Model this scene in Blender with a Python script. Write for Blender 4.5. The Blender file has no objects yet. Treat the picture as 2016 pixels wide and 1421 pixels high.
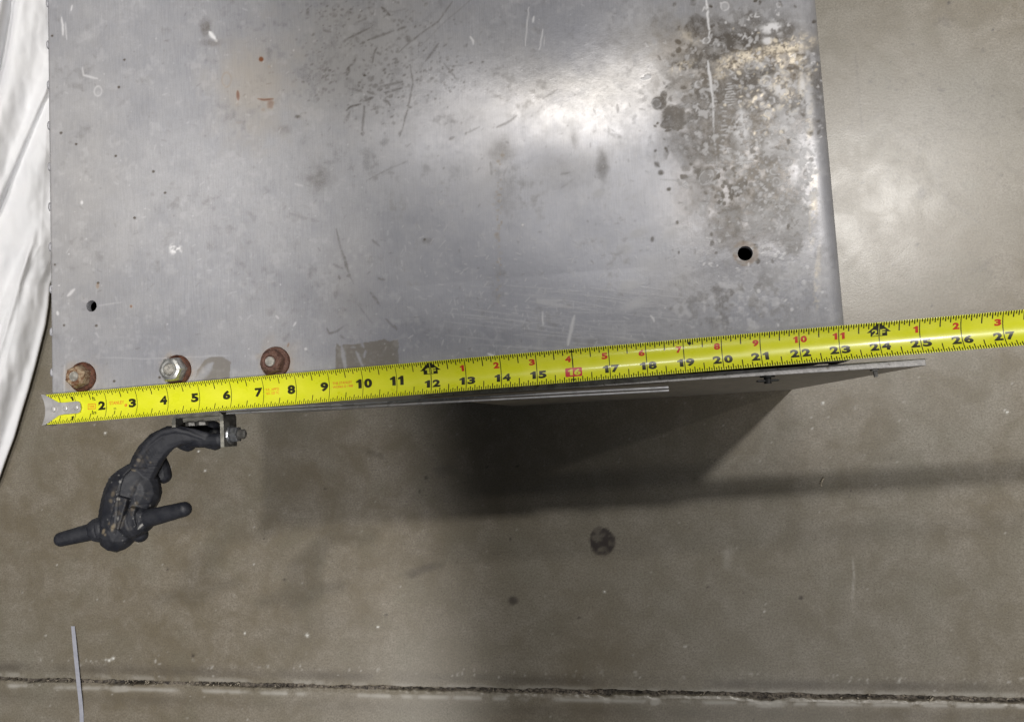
import bpy, bmesh, math, random
import numpy as np
from mathutils import Vector, Matrix, noise as mnoise

rng = np.random.default_rng(11)
random.seed(5)
sc = bpy.context.scene
C = bpy.context.collection
IN = 0.0254
H = 18.5                      # height of the box lid above the floor, inches

# ------------------------------------------------------------------ camera
# solved from the inch marks of the tape and the straight edges of the box
F_PX, CX, CY = 1590.0, 1008.0, 710.5
RX, RY, RZ, D = -0.07967522, 0.14588784, -0.06819875, 22.12641023
TX0, TY0, TAL = -17.5787108, 1.24246248, 0.0173426
XL, XR = -17.43, 5.70
def _rot():
    a = np.array([[1,0,0],[0,math.cos(RX),-math.sin(RX)],[0,math.sin(RX),math.cos(RX)]])
    b = np.array([[math.cos(RY),0,math.sin(RY)],[0,1,0],[-math.sin(RY),0,math.cos(RY)]])
    c = np.array([[math.cos(RZ),-math.sin(RZ),0],[math.sin(RZ),math.cos(RZ),0],[0,0,1]])
    return c @ b @ a @ np.diag([1.0,-1.0,-1.0])
RM = _rot()
def to_px(P):
    q = (np.atleast_2d(np.asarray(P, float)) - np.array([0,0,D])) @ RM.T
    return CX + F_PX*q[:,0]/q[:,2], CY + F_PX*q[:,1]/q[:,2]
def at(u, v, z=0.0):
    """point of the place (inches, z from the lid) seen at photo pixel u,v"""
    d = np.array([(u-CX)/F_PX, (v-CY)/F_PX, 1.0]) @ RM
    t = (z-D)/d[2]
    return np.array([0,0,D]) + d*t
def W(P):
    P = np.asarray(P, float).reshape(-1,3).copy(); P[:,2] += H
    return P*IN
cam = bpy.data.cameras.new('camera'); camo = bpy.data.objects.new('camera', cam); C.objects.link(camo)
cam.sensor_width = 36.0; cam.sensor_fit = 'HORIZONTAL'; cam.lens = F_PX/2016*36
cam.clip_start = 0.02; cam.clip_end = 100
Rb = np.diag([1.0,-1.0,-1.0]) @ RM
M = Matrix.Identity(4)
for i in range(3):
    for j in range(3): M[i][j] = Rb.T[i,j]
M.translation = Vector((0,0,(H+D)*IN))
camo.matrix_world = M
sc.camera = camo

# ------------------------------------------------------------------ world, lamps, exposure
w = bpy.data.worlds.new('World'); sc.world = w; w.use_nodes = True
bg = w.node_tree.nodes['Background']; bg.inputs[0].default_value = (0.93,0.96,1.0,1); bg.inputs[1].default_value = 0.055
sc.view_settings.view_transform = 'Standard'; sc.view_settings.look = 'None'
sc.view_settings.exposure = 0.0; sc.view_settings.gamma = 1.0
def lamp_area(name, x, y, z, sx, sy, power, col):
    l = bpy.data.lights.new(name, 'AREA'); l.shape = 'RECTANGLE'; l.size = sx*IN; l.size_y = sy*IN
    l.energy = power; l.color = col
    o = bpy.data.objects.new(name, l); C.objects.link(o); o.location = W([x,y,z])[0]
    return o
def edge_target(pos, p0, p1, half):
    """aim point of a wide spot whose cone just grazes the floor line p0-p1 (lit side to the left of it)"""
    pos = Vector(pos); a = Vector(p0)-pos; b = Vector(p1)-pos
    n = a.cross(b).normalized()
    if n.x > 0: n = -n
    d = ((a+b)/2).normalized(); h = math.radians(half)
    return pos + (d*math.cos(h)+n*math.sin(h))*100
def lamp_spot(name, pos, target, half, blend, power, col, radius):
    l = bpy.data.lights.new(name, 'SPOT'); l.energy = power; l.color = col
    l.spot_size = 2*math.radians(half); l.spot_blend = blend; l.shadow_soft_size = radius*IN
    o = bpy.data.objects.new(name, l); C.objects.link(o)
    p = Vector(W(pos)[0]); t = Vector(W(target)[0]); o.location = p
    o.rotation_euler = (t-p).to_track_quat('-Z','Y').to_euler()
    return o
HL = 175.0                    # lamps above the lid, inches
WARM = (1.0,0.975,0.95); WARM2 = (1.0,0.96,0.90)
lamp_area('ceiling_lamp', 3.0, 13.0+0.345*HL, HL, 24, 6, 29, WARM)
lamp_area('ceiling_lamp', 10+0.30*HL, 4+0.275*HL, HL, 10, 4.5, 58, WARM2)
lamp_area('ceiling_lamp', 10+0.92*HL, 2+0.255*HL, HL, 10, 4.5, 33, WARM2)
lamp_spot('added_right_spot', (66,54,HL), (24,36,-H), 17.0, 1.0, 350, WARM, 4)  # unseen spot, added to brighten the floor at the upper right
LP = (34,-52,HL)
lamp_spot('unseen_edge_spot', LP, edge_target(LP, (-10.6,3,-H), (-8.2,-14,-H), 64), 64, 0.018, 410, WARM, 2.5)  # added spot; its cone edge stands in for the cameraman's shadow
LP2 = (4,8+0.27*HL,HL)
lamp_spot('added_left_spot', LP2, edge_target(LP2, (-10.6,3,-H), (-8.4,-14,-H), 64), 64, 0.02, 215, WARM2, 3)  # added spot brightening the left only, cut off by its cone edge
lamp_spot('unseen_edge_spot', (-61,-80,HL), (-98,-20,-H), 24.6, 0.02, 85, WARM, 3)  # unseen lamp behind the camera; cone edge repeats that shadow edge
lamp_spot('unseen_edge_spot', (30,-120,HL), (109,4,-H), 24.5, 0.45, 1600, WARM, 22)  # added soft spot brightening the near right floor past that shadow

# ------------------------------------------------------------------ mesh helpers
def link(name, me, mat, parent=None, smooth=None):
    o = bpy.data.objects.new(name, me); C.objects.link(o)
    if mat is not None:
        me.materials.clear(); me.materials.append(mat)
    if parent is not None: o.parent = parent
    return o
ORG = {}
def org(parent):
    p = parent
    while p is not None:
        if p.name in ORG: return ORG[p.name]
        p = p.parent
    return np.zeros(3)
def raw(name, V, Fq, smooth=False):
    """mesh from numpy arrays (V in metres, faces n x k)"""
    me = bpy.data.meshes.new(name)
    if isinstance(Fq, np.ndarray):
        n, k = Fq.shape
        me.vertices.add(len(V)); me.vertices.foreach_set('co', np.asarray(V, np.float32).ravel())
        me.loops.add(n*k); me.loops.foreach_set('vertex_index', Fq.astype(np.int32).ravel())
        me.polygons.add(n); me.polygons.foreach_set('loop_start', (np.arange(n)*k).astype(np.int32))
        me.update(calc_edges=True)
    else:
        me.from_pydata([tuple(v) for v in V], [], Fq); me.update()
    if smooth: me.polygons.foreach_set('use_smooth', np.ones(len(me.polygons), bool))
    return me
def part(name, V, Fq, mat, parent, smooth=False, label=None, kind=None):
    me = raw(name, W(V) - org(parent), Fq, smooth)
    o = link(name, me, mat, parent)
    if label: o['label'] = label
    if kind: o['kind'] = kind
    return o
def root(name, base, label, cat, group=None):
    o = bpy.data.objects.new(name, None); C.objects.link(o)
    b = W(base)[0]; o.location = b; ORG[o.name] = b
    o['label'] = label; o['category'] = cat
    if group: o['group'] = group
    return o
def bm_part(name, bm, mat, parent, smooth=False, label=None, kind=None, autos=None):
    """bmesh in inches -> part"""
    me = bpy.data.meshes.new(name)
    o3 = org(parent)
    for v in bm.verts:
        v.co = Vector(W(v.co)[0] - o3)
    bmesh.ops.recalc_face_normals(bm, faces=bm.faces)
    if smooth or autos:
        for f in bm.faces: f.smooth = True
    if autos:
        for e in bm.edges:
            if len(e.link_faces) == 2 and e.calc_face_angle(0) > math.radians(autos): e.smooth = False
    bm.to_mesh(me); bm.free()
    o = link(name, me, mat, parent)
    if label: o['label'] = label
    if kind: o['kind'] = kind
    return o
def add_box(bm, x0,x1,y0,y1,z0,z1, bev=0.0, seg=2):
    r = bmesh.ops.create_cube(bm, size=1.0)
    vs = r['verts']
    for v in vs:
        v.co = Vector((x0 if v.co.x<0 else x1, y0 if v.co.y<0 else y1, z0 if v.co.z<0 else z1))
    if bev > 0:
        es = list({e for v in vs for e in v.link_edges})
        bmesh.ops.bevel(bm, geom=es, offset=bev, segments=seg, affect='EDGES', profile=0.6)
def add_cyl(bm, p0, p1, r0, r1=None, n=24, bev=0.0):
    """capped cylinder / cone between two points (inches)"""
    p0 = Vector(p0); p1 = Vector(p1); r1 = r0 if r1 is None else r1
    d = (p1-p0); L = d.length
    rot = d.to_track_quat('Z','Y').to_matrix().to_4x4()
    mt = Matrix.Translation((p0+p1)/2) @ rot
    r = bmesh.ops.create_cone(bm, cap_ends=True, segments=n, radius1=r0, radius2=r1, depth=L, matrix=mt)
    if bev > 0:
        vs = set(r['verts'])
        es = [e for e in {e for v in vs for e in v.link_edges} if any(len(f.verts) > 4 for f in e.link_faces)]
        bmesh.ops.bevel(bm, geom=es, offset=bev, segments=2, affect='EDGES', profile=0.5)
    return r['verts']
def add_ring_profile(bm, c, prof, n=32, squash=None):
    """lathe about +Z at c: prof = [(r,z)...]"""
    rows = []
    for r, z in prof:
        rows.append([bm.verts.new((c[0]+r*math.cos(2*math.pi*k/n), c[1]+r*math.sin(2*math.pi*k/n), c[2]+z)) for k in range(n)])
    for a, b in zip(rows[:-1], rows[1:]):
        for k in range(n):
            bm.faces.new((a[k], a[(k+1)%n], b[(k+1)%n], b[k]))
    if prof[-1][0] > 1e-6: bm.faces.new(rows[-1])
    return rows

# ------------------------------------------------------------------ wear and sheen maps painted in numpy (photo pixel space, half size)
PS = 0.7
PW, PH = int(2016*PS), int(1421*PS)
def vnoise(cell, seed, w_=PW, h_=PH):
    r = np.random.default_rng(seed)
    g = r.random((int(h_/cell)+3, int(w_/cell)+3))
    y = np.arange(h_)/cell; x = np.arange(w_)/cell
    yi = y.astype(int); xi = x.astype(int); fy = (y-yi)[:,None]; fx = (x-xi)[None,:]
    fy = fy*fy*(3-2*fy); fx = fx*fx*(3-2*fx)
    a = g[np.ix_(yi,xi)]; b = g[np.ix_(yi,xi+1)]; c = g[np.ix_(yi+1,xi)]; d = g[np.ix_(yi+1,xi+1)]
    return (a*(1-fx)+b*fx)*(1-fy) + (c*(1-fx)+d*fx)*fy
def fbm(cell, seed, oct=4):
    s = 0; a = 1; t = 0
    for o in range(oct):
        s = s + a*vnoise(max(cell/2**o, 1.01), seed+o*17); t += a; a *= 0.55
    return s/t
N1 = fbm(56, 1); N2 = fbm(19.6, 2); N3 = fbm(7, 3, 5); N4 = vnoise(1.8, 4); NB = fbm(150, 9)
def sstep(a, b, x):
    t = np.clip((x-a)/(b-a), 0, 1); return t*t*(3-2*t)
class Map:
    def __init__(s): s.a = np.zeros((PH, PW), np.float32)
    def _win(s, x0, y0, x1, y1):
        x0 = max(int(x0),0); y0 = max(int(y0),0); x1 = min(int(x1)+1,PW); y1 = min(int(y1)+1,PH)
        if x1 <= x0 or y1 <= y0: return None
        yy, xx = np.mgrid[y0:y1, x0:x1]
        return slice(y0,y1), slice(x0,x1), xx.astype(float), yy.astype(float)
    def put(s, sl, m): s.a[sl] = np.maximum(s.a[sl], m)
    def blob(s, u, v, ru, rv=None, val=1.0, soft=0.35, rot=0.0, rough=0.25, noise=None, nlo=0.0, nhi=0.0, add=False):
        rv = ru if rv is None else rv
        u, v, ru, rv = u*PS, v*PS, ru*PS, rv*PS; R = max(ru,rv)*1.6+2
        q = s._win(u-R, v-R, u+R, v+R)
        if q is None: return
        sy, sx, xx, yy = q; c, sn = math.cos(rot), math.sin(rot)
        a = ((xx-u)*c+(yy-v)*sn)/ru; b = (-(xx-u)*sn+(yy-v)*c)/rv
        d = np.sqrt(a*a+b*b) + (N2[sy,sx]-0.5)*rough*2 + (N3[sy,sx]-0.5)*rough
        m = 1-sstep(1-soft, 1+soft*0.4, d)
        if noise is not None: m = m*sstep(nlo, nhi, noise[sy,sx])
        if add: s.a[sy,sx] += (m*val).astype(np.float32)
        else: s.put((sy,sx), m*val)
    def stroke(s, pts, wd, val=1.0, brk=0.0, soft=0.6, taper=True, wob=0.0):
        P = np.array(pts, float)*PS; wd = max(wd*PS, 0.8)
        cum = np.r_[0, np.cumsum(np.hypot(*np.diff(P, axis=0).T))]; L = max(cum[-1], 1e-6)
        q = s._win(P[:,0].min()-wd-3, P[:,1].min()-wd-3, P[:,0].max()+wd+3, P[:,1].max()+wd+3)
        if q is None: return
        sy, sx, xx, yy = q
        if wob: xx = xx + (N3[sy,sx]-0.5)*wob; yy = yy + (N2[sy,sx]-0.5)*wob
        best = np.full(xx.shape, 1e9); tt = np.zeros(xx.shape)
        for i in range(len(P)-1):
            ax, ay = P[i]; bx, by = P[i+1]; dx, dy = bx-ax, by-ay; l2 = dx*dx+dy*dy+1e-9
            t = np.clip(((xx-ax)*dx+(yy-ay)*dy)/l2, 0, 1)
            d = np.hypot(xx-ax-t*dx, yy-ay-t*dy)
            k = d < best; best[k] = d[k]; tt[k] = ((cum[i]+t*math.sqrt(l2))/L)[k]
        ww = wd*0.5*(np.sqrt(np.clip(1-(2*tt-1)**2*0.9, 0.05, 1)) if taper else 1)
        m = 1-sstep(ww*(1-soft), ww*(1+soft)+0.5, best)
        if brk: m = m*sstep(brk-0.15, brk+0.12, N3[sy,sx]*0.7+N4[sy,sx]*0.3)
        s.put((sy,sx), m*val)
    def ring(s, u, v, r, wd, val=1.0, asp=1.0, brk=0.0, fill=0.0, rot=0.0):
        u, v, r, wd = u*PS, v*PS, r*PS, max(wd*PS,0.8)
        q = s._win(u-r*2-3, v-r*2-3, u+r*2+3, v+r*2+3)
        if q is None: return
        sy, sx, xx, yy = q
        c, sn = math.cos(rot), math.sin(rot)
        a = ((xx-u)*c+(yy-v)*sn); b = (-(xx-u)*sn+(yy-v)*c)/asp
        d = np.hypot(a,b)*(1+(N2[sy,sx]-0.5)*0.4)
        m = 1-sstep(wd*0.3, wd, np.abs(d-r))
        if brk: m = m*sstep(brk-0.15, brk+0.15, N3[sy,sx])
        if fill: m = np.maximum(m, (d<r)*fill*N3[sy,sx])
        s.put((sy,sx), m*val)
    def poly(s, pts, val=1.0, rough=2.0, noise=None, nlo=0, nhi=0):
        P = np.array(pts, float)*PS
        q = s._win(P[:,0].min()-4, P[:,1].min()-4, P[:,0].max()+4, P[:,1].max()+4)
        if q is None: return
        sy, sx, xx, yy = q
        xx = xx+(N3[sy,sx]-0.5)*rough*2; yy = yy+(N2[sy,sx]-0.5)*rough*2
        ins = np.zeros(xx.shape, bool); n = len(P)
        for i in range(n):
            x0,y0 = P[i]; x1,y1 = P[(i+1)%n]
            c = ((y0>yy) != (y1>yy)) & (xx < (x1-x0)*(yy-y0)/((y1-y0) if abs(y1-y0)>1e-9 else 1e-9)+x0)
            ins ^= c
        m = ins.astype(float)
        if noise is not None: m = m*sstep(nlo, nhi, noise[sy,sx])
        s.put((sy,sx), m*val)
    def sample(s, u, v):
        x = np.clip(u*PS-0.5*0, 0, PW-1.001); y = np.clip(v*PS, 0, PH-1.001)
        xi = x.astype(int); yi = y.astype(int); fx = x-xi; fy = y-yi; a = s.a
        return ((a[yi,xi]*(1-fx)+a[yi,xi+1]*fx)*(1-fy)+(a[yi+1,xi]*(1-fx)+a[yi+1,xi+1]*fx)*fy)
def set_attr(me, name, cols):
    at_ = me.attributes.new(name, 'FLOAT_COLOR', 'POINT')
    arr = np.zeros((len(me.vertices),4), np.float32)
    for i, c in enumerate(cols): arr[:,i] = c
    at_.data.foreach_set('color', arr.ravel())

# ------------------------------------------------------------------ material helpers
class NT:
    def __init__(s, name):
        s.m = bpy.data.materials.new(name); s.m.use_nodes = True; s.t = s.m.node_tree
        s.b = s.t.nodes['Principled BSDF']
    def n(s, typ, **kw):
        nd = s.t.nodes.new(typ)
        for k, v in kw.items():
            if k.startswith('i_'): nd.inputs[k[2:].replace('_',' ')].default_value = v
            else: setattr(nd, k, v)
        return nd
    def l(s, a, b): s.t.links.new(a, b)
    def coord(s, scale=(1,1,1), kind='Object'):
        tc = s.n('ShaderNodeTexCoord'); mp = s.n('ShaderNodeMapping'); mp.inputs['Scale'].default_value = scale
        s.l(tc.outputs[kind], mp.inputs['Vector']); return mp.outputs['Vector']
    def noise(s, vec, scale, detail=4, rough=0.55, dist=0.0):
        nd = s.n('ShaderNodeTexNoise'); nd.inputs['Scale'].default_value = scale; nd.inputs['Detail'].default_value = detail
        nd.inputs['Roughness'].default_value = rough; nd.inputs['Distortion'].default_value = dist
        s.l(vec, nd.inputs['Vector']); return nd.outputs['Fac']
    def rng(s, val, a, b, c=0.0, d=1.0, smooth=True):
        nd = s.n('ShaderNodeMapRange'); nd.interpolation_type = 'SMOOTHSTEP' if smooth else 'LINEAR'
        s.l(val, nd.inputs[0])
        for i, x in enumerate((a,b,c,d)): nd.inputs[i+1].default_value = x
        return nd.outputs[0]
    def mix(s, fac, a, b, mode='MIX'):
        nd = s.n('ShaderNodeMix'); nd.data_type = 'RGBA'; nd.blend_type = mode; nd.clamp_factor = True
        for x, i in ((fac,0),(a,6),(b,7)):
            if isinstance(x, (int,float)): nd.inputs[i].default_value = x
            elif isinstance(x, tuple): nd.inputs[i].default_value = (*x,1)
            else: s.l(x, nd.inputs[i])
        return nd.outputs[2]
    def math(s, op, a, b=0.0, c=None):
        nd = s.n('ShaderNodeMath'); nd.operation = op
        for i, x in enumerate((a,b) if c is None else (a,b,c)):
            if isinstance(x, (int,float)): nd.inputs[i].default_value = x
            else: s.l(x, nd.inputs[i])
        return nd.outputs[0]
    def set(s, key, v):
        i = s.b.inputs[key]
        if isinstance(v, tuple): i.default_value = (*v,1) if len(v)==3 else v
        elif isinstance(v, (int,float)): i.default_value = v
        else: s.l(v, i)
    def bump(s, h, strength, dist):
        nd = s.n('ShaderNodeBump'); nd.inputs['Strength'].default_value = strength; nd.inputs['Distance'].default_value = dist
        s.l(h, nd.inputs['Height']); s.l(nd.outputs[0], s.b.inputs['Normal'])
    def attr(s, name):
        nd = s.n('ShaderNodeAttribute'); nd.attribute_name = name
        sp = s.n('ShaderNodeSeparateColor'); s.l(nd.outputs['Color'], sp.inputs[0])
        return sp.outputs[0], sp.outputs[1], sp.outputs[2], nd.outputs['Alpha']

def metal(name, col, rough=0.4, met=0.85, var=0.15, scale=120, spots=None):
    t = NT(name); v = t.coord()
    n = t.noise(v, scale, 5); n2 = t.noise(v, scale*6, 3)
    k = t.math('ADD', t.math('MULTIPLY', n, 0.7), t.math('MULTIPLY', n2, 0.3))
    dark = tuple(c*(1-2*var) for c in col); lite = tuple(min(1,c*(1+var)) for c in col)
    c = t.mix(t.rng(k, 0.35, 0.65), dark, lite)
    if spots: c = t.mix(t.rng(t.noise(v, scale*2.3, 4), 0.6, 0.68), c, spots)
    t.set('Base Color', c); t.set('Metallic', met)
    t.set('Roughness', t.rng(n, 0.3, 0.7, rough-0.08, rough+0.1)); t.bump(n2, 0.15, 0.0004)
    return t.m
def rusty(name, a, b, c_, scale=260):
    t = NT(name); v = t.coord()
    n = t.noise(v, scale, 6, 0.65); n2 = t.noise(v, scale*3.1, 4)
    c = t.mix(t.rng(n, 0.36, 0.6), a, b); c = t.mix(t.rng(n2, 0.55, 0.7), c, c_)
    t.set('Base Color', c); t.set('Roughness', 0.72); t.set('Metallic', 0.15); t.bump(n, 0.6, 0.0008)
    return t.m
M_EDGE = metal('mill_aluminium', (0.42,0.41,0.41), 0.5, 0.4, 0.2, 110, (0.16,0.145,0.13)); M_KNU = metal('knuckle_aluminium', (0.42,0.42,0.45), 0.5, 0.2, 0.1, 110)
M_DULL = metal('dull_aluminium', (0.36,0.355,0.35), 0.5, 0.6, 0.14, 70, (0.2,0.18,0.16))
M_RAIL = metal('rail_aluminium', (0.52,0.52,0.54), 0.3, 0.3, 0.06, 60)
M_ZINC = metal('zinc_plate', (0.5,0.5,0.48), 0.4, 0.7, 0.16, 300, (0.36,0.3,0.2))
M_STEEL = metal('grey_steel', (0.21,0.205,0.195), 0.45, 0.55, 0.2, 200)
M_GREY = metal('galvanised_bolt', (0.33,0.34,0.36), 0.36, 0.8, 0.15, 300)
M_PALE = metal('pale_galvanised', (0.36,0.35,0.31), 0.55, 0.4, 0.16, 240, (0.28,0.24,0.17))
M_BOLT = metal('bolt_end', (0.5,0.48,0.43), 0.5, 0.4, 0.2, 500, (0.35,0.27,0.17))
M_HOOK = metal('hook_steel', (0.6,0.585,0.58), 0.34, 0.35, 0.06, 200)
M_RUST = rusty('red_rust', (0.06,0.021,0.012), (0.135,0.052,0.028), (0.035,0.016,0.011))
M_TAN = rusty('tan_rust', (0.17,0.075,0.033), (0.43,0.33,0.22), (0.10,0.04,0.02), 330)
M_BROWN = rusty('brown_rust', (0.08,0.036,0.026), (0.165,0.085,0.062), (0.26,0.19,0.15), 330)
M_BLACK = metal('black_steel', (0.012,0.012,0.012), 0.5, 0.2, 0.2, 200)

# ------------------------------------------------------------------ floor (one sheet with the control joint sunk in it)
VJ = lambda u: np.interp(u, [-200,0,400,800,1400,2016,2300], [1331,1336,1346.5,1357.5,1369,1377,1381])
j0 = at(0, float(VJ(0)), -H); j1 = at(2016, float(VJ(2016)), -H)
kj = (j1[1]-j0[1])/(j1[0]-j0[0]); bj = j0[1]-kj*j0[0]
xs = np.r_[-200,-120,-80,-55,-45, np.arange(-38, 22.01, 0.088), 28,40,60,90,140,220]
off = np.r_[-200,-120,-70,-40,-20,-10,-6, np.arange(-4.5,-0.75,0.09), np.arange(-0.75,0.6,0.03), np.arange(0.6,42,0.088), 48,60,80,120,180,260]
X, O = np.meshgrid(xs, off)
FY = kj*X + bj + O; FZ = np.full(X.shape, -H)
nx, ny = len(xs), len(off)
P = np.c_[X.ravel(), FY.ravel(), FZ.ravel()]
fu, fv = to_px(P)
vis = (np.abs(X.ravel()+8)<32) & (np.abs(O.ravel()-18)<26)
# joint profile: dark slot, jagged arrises, chamfered far lip of the nearer slab
def n1d(x, s, f): return np.array([mnoise.noise((a*f, s, 0.0)) for a in x])
jA = n1d(xs, 3.1, 0.7)*0.075 + n1d(xs, 8.7, 4.0)*0.06 + n1d(xs,4.4,14)*0.035
jB = n1d(xs, 13.3, 0.6)*0.07 + n1d(xs, 18.7, 4.0)*0.055 + n1d(xs,14.4,15)*0.03
ux = to_px(np.c_[xs, kj*xs+bj, np.full(nx,-H)])[0]
for u_, w_, d_ in ((235,24,0.16),(1512,36,0.20),(1195,9,0.12),(1290,9,0.12),(60,14,0.07),(560,30,0.05),(960,18,0.07),(1800,26,0.08)): jB = jB - d_*np.exp(-((ux-u_)/w_)**2)*(1+0.5*n1d(xs, 31.0, 9))
jD = 0.20 + 0.42*n1d(xs, 23.0, 0.38) + 0.10*n1d(xs, 27.0, 3)
wob = np.interp(to_px(np.c_[xs, kj*xs+bj, np.full(nx,-H)])[0], [0,400,800,1400,2016], [0.0,-0.02,-0.06,0.0,0.0])
oo = O - wob[None,:]
top = 0.09 + jA[None,:]; bot = -0.13 + jB[None,:]; lip = bot - 0.17 - jA[None,:]*0.8
slot = sstep(0,1,(top-oo)/0.04)*sstep(0,1,(oo-bot)/0.03)
cham = np.clip((oo-lip)/(bot-lip+1e-6),0,1)*(oo<=bot)
FZ = FZ - np.clip(jD,0.04,0.5)[None,:]*slot - 0.05*cham*(oo>lip)
rr = np.random.default_rng(3).random(FZ.shape)
FZ = FZ - slot*0.05*rr
P[:,2] = FZ.ravel()
fd, fw, fr_ = Map(), Map(), Map()
# stains, scuffs, flecks of the concrete, and the painted lit lip
fd.blob(1186,1064,26.5,27.5,0.95,0.06,0,0.16); 
q = fd._win(1150*PS,1030*PS,1222*PS,1100*PS); fd.a[q[0],q[1]] *= (0.55+0.55*sstep(0.40,0.60,N3[q[0],q[1]]*0.7+N2[q[0],q[1]]*0.3))
tmp = Map(); tmp.blob(1186,1080,13,8,1.0,0.5,-0.6,0.9); fd.a -= 0.5*fd.a*tmp.a
fd.stroke([(1163,1080),(1175,1090),(1190,1092),(1203,1086)], 3.0, 0.75)
fd.blob(838,1119,42,10,0.42,0.8,-0.25,0.5); fd.blob(818,1130,18,7,0.4,0.8,-0.3,0.5)
fd.blob(1011,1182,9,8,0.75,0.7,0,0.5); fd.blob(1100,1245,10,5,0.2,0.8,0,0.4)
fd.blob(735,893,26,9,0.35,0.7,0.3,0.6); fd.blob(880,925,30,16,0.3,0.8,0,0.6)
for u,v,r in ((960,918,3),(1019,917,3),(1005,1061,2.5),(826,967,2.5),(1394,1155,3),(1577,1176,5),(1675,965,2.5),(1405,1100,2),(665,745,2),(1750,750,2),(839,940,4),(640,962,2.5),
              (1698,360,3),(1694,454,2.5),(1806,482,4),(1868,6,4),(1835,602,3),(1955,60,3),(150,1100,2),(330,1120,2.5),(520,1060,2),(455,1240,2),(560,1140,3),(380,1290,3),(1140,1215,3),(760,1210,3)):
    fd.blob(u,v,r,r,0.8,0.5,0,0.3)
for u,v,a,b in ((1714,161,7,4),(1765,177,6,3),(1752,160,5,3),(1750,172,8,2.5),(1782,160,3,3),(1853,178,9,3),(1797,88,7,2),(1935,100,5,5),(1905,170,8,2),(1813,147,10,2),(1973,230,6,2),(2005,220,4,2),(1890,200,3,3),(1955,190,3,2),(1970,345,7,3),(1815,380,10,14)):
    fd.blob(u,v,a,b,0.5,0.7,0.3,0.5)
fd.blob(1860,45,26,24,0.3,0.9,0,0.7,N3,0.4,0.65); fd.blob(1950,525,40,26,0.25,0.9,0,0.7,N3,0.4,0.65)
fd.stroke([(1683,105),(1690,190),(1698,265)], 2, 0.4, 0.25); fd.stroke([(1828,358),(1870,395),(1932,442)],1.8,0.45,0.2); fd.stroke([(1720,275),(1755,235),(1765,225)],2,0.2)
r9 = np.random.default_rng(77)
for i in range(260):      # fine craze lines of the polished patch at the right
    u = 1840+r9.normal()*90; v = 280+r9.normal()*70
    if u < 1650: continue
    a = r9.choice([0.1,1.6,0.9,2.4])+r9.normal()*0.25; L = r9.uniform(8,34)
    fd.stroke([(u,v),(u+L*math.cos(a)*0.5,v+L*math.sin(a)*0.5),(u+L*math.cos(a+0.3),v+L*math.sin(a+0.3))],1.6,r9.uniform(0.1,0.34))
for u,v,r in ((605,1250,5),(482,1246,3),(744,1233,3.5),(215,1299,4),(222,1295,4.5),(208,1298,3),(391,888,3.5),(404,926,3),(207,852,3),(1620,793,4),(1683,803,2),(1983,811,4),(1978,808,3),(1780,790,2),(1596,822,2),(1630,822,2),(1599,844,2),(1190,1164,3),(1463,1128,2),(1505,1203,3),(1349,1272,3),(1275,1193,2),(232,995,3),(112,1112,2.5),(420,1330,3),(560,1010,2),(500,1110,2),(90,1250,2.5),(60,1200,2)):
    fw.blob(u,v,r,r*r9.uniform(0.6,1),0.8,0.5,r9.uniform(0,3),0.4)
for i in range(420):
    u, v = r9.uniform(0,2016), r9.uniform(740,1421); fw.blob(u,v,r9.uniform(0.9,1.8),None,r9.uniform(0.25,0.6),0.5)
for i in range(330):
    u, v = r9.uniform(0,2016), r9.uniform(0,1421); fd.blob(u,v,r9.uniform(0.9,2.0),None,r9.uniform(0.3,0.6),0.5)
fw.stroke([(1680,1095),(1681,1140),(1678,1180)],3,0.35,0.3); fw.blob(1432,1090,14,26,0.22,0.8,0,0.6)
for i in range(95):      # specks along the old edge line of the joint
    u = r9.uniform(0,2016); v = float(VJ(u))-36+r9.normal()*4.5-(4 if u<400 else 0)
    fw.blob(u,v,r9.uniform(1.2,4.5),r9.uniform(1.0,2.4),r9.uniform(0.2,0.7),0.5,r9.uniform(0,3),0.5)
uu = np.arange(PW)/PS; vj = VJ(uu); vv = (np.arange(PH)/PS)[:,None]
dj = vv - vj[None,:]
fd.a = np.maximum(fd.a, (0.42*np.exp(-((dj+24)/11)**2)*(0.35+N1)*sstep(0.25,0.6,vnoise(60,71)*0.6+N2*0.5)).astype(np.float32))
fd.a = np.maximum(fd.a, (0.3*np.exp(-((dj-34)/12)**2)*N1).astype(np.float32))
fw.a = np.maximum(fw.a, (0.28*np.exp(-((dj+9)/5)**2)*sstep(0.35,0.6,N2)).astype(np.float32))
lit_lip = (np.exp(-((dj-13)/4.2)**2)*(0.5+0.7*N2)); fw.a = np.maximum(fw.a, (0.55*lit_lip*sstep(0.36,0.56,N2*0.5+vnoise(16,5)*0.5)).astype(np.float32))  # light caught by the chamfer painted as a paler, broken line
for u,a_,b_ in ((1515,34,9),(240,26,7),(1290,10,8),(1195,10,7)):   # spalled bites of the lip
    fw.blob(u, float(VJ(u))+13, a_, b_, 0.5, 0.5, 0, 0.5)
fr_.a = ((np.abs(dj+0.5)<8)*1.0).astype(np.float32)
idx = np.arange(nx*ny).reshape(ny,nx)
Fq = np.stack([idx[:-1,:-1],idx[:-1,1:],idx[1:,1:],idx[1:,:-1]],-1).reshape(-1,4)
me = raw('floor', W(P), Fq, True)
dv = fd.sample(fu,fv)*vis; wv = fw.sample(fu,fv)*vis
slotf = slot.ravel()
set_attr(me, 'wear', (dv, wv*(1-slotf), slotf, sstep(0.12,0.34,np.repeat(jD[None,:],ny,0)).ravel()))
t = NT('polished_concrete'); v = t.coord()
d_, w_, s_, ch_ = t.attr('wear')
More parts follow.
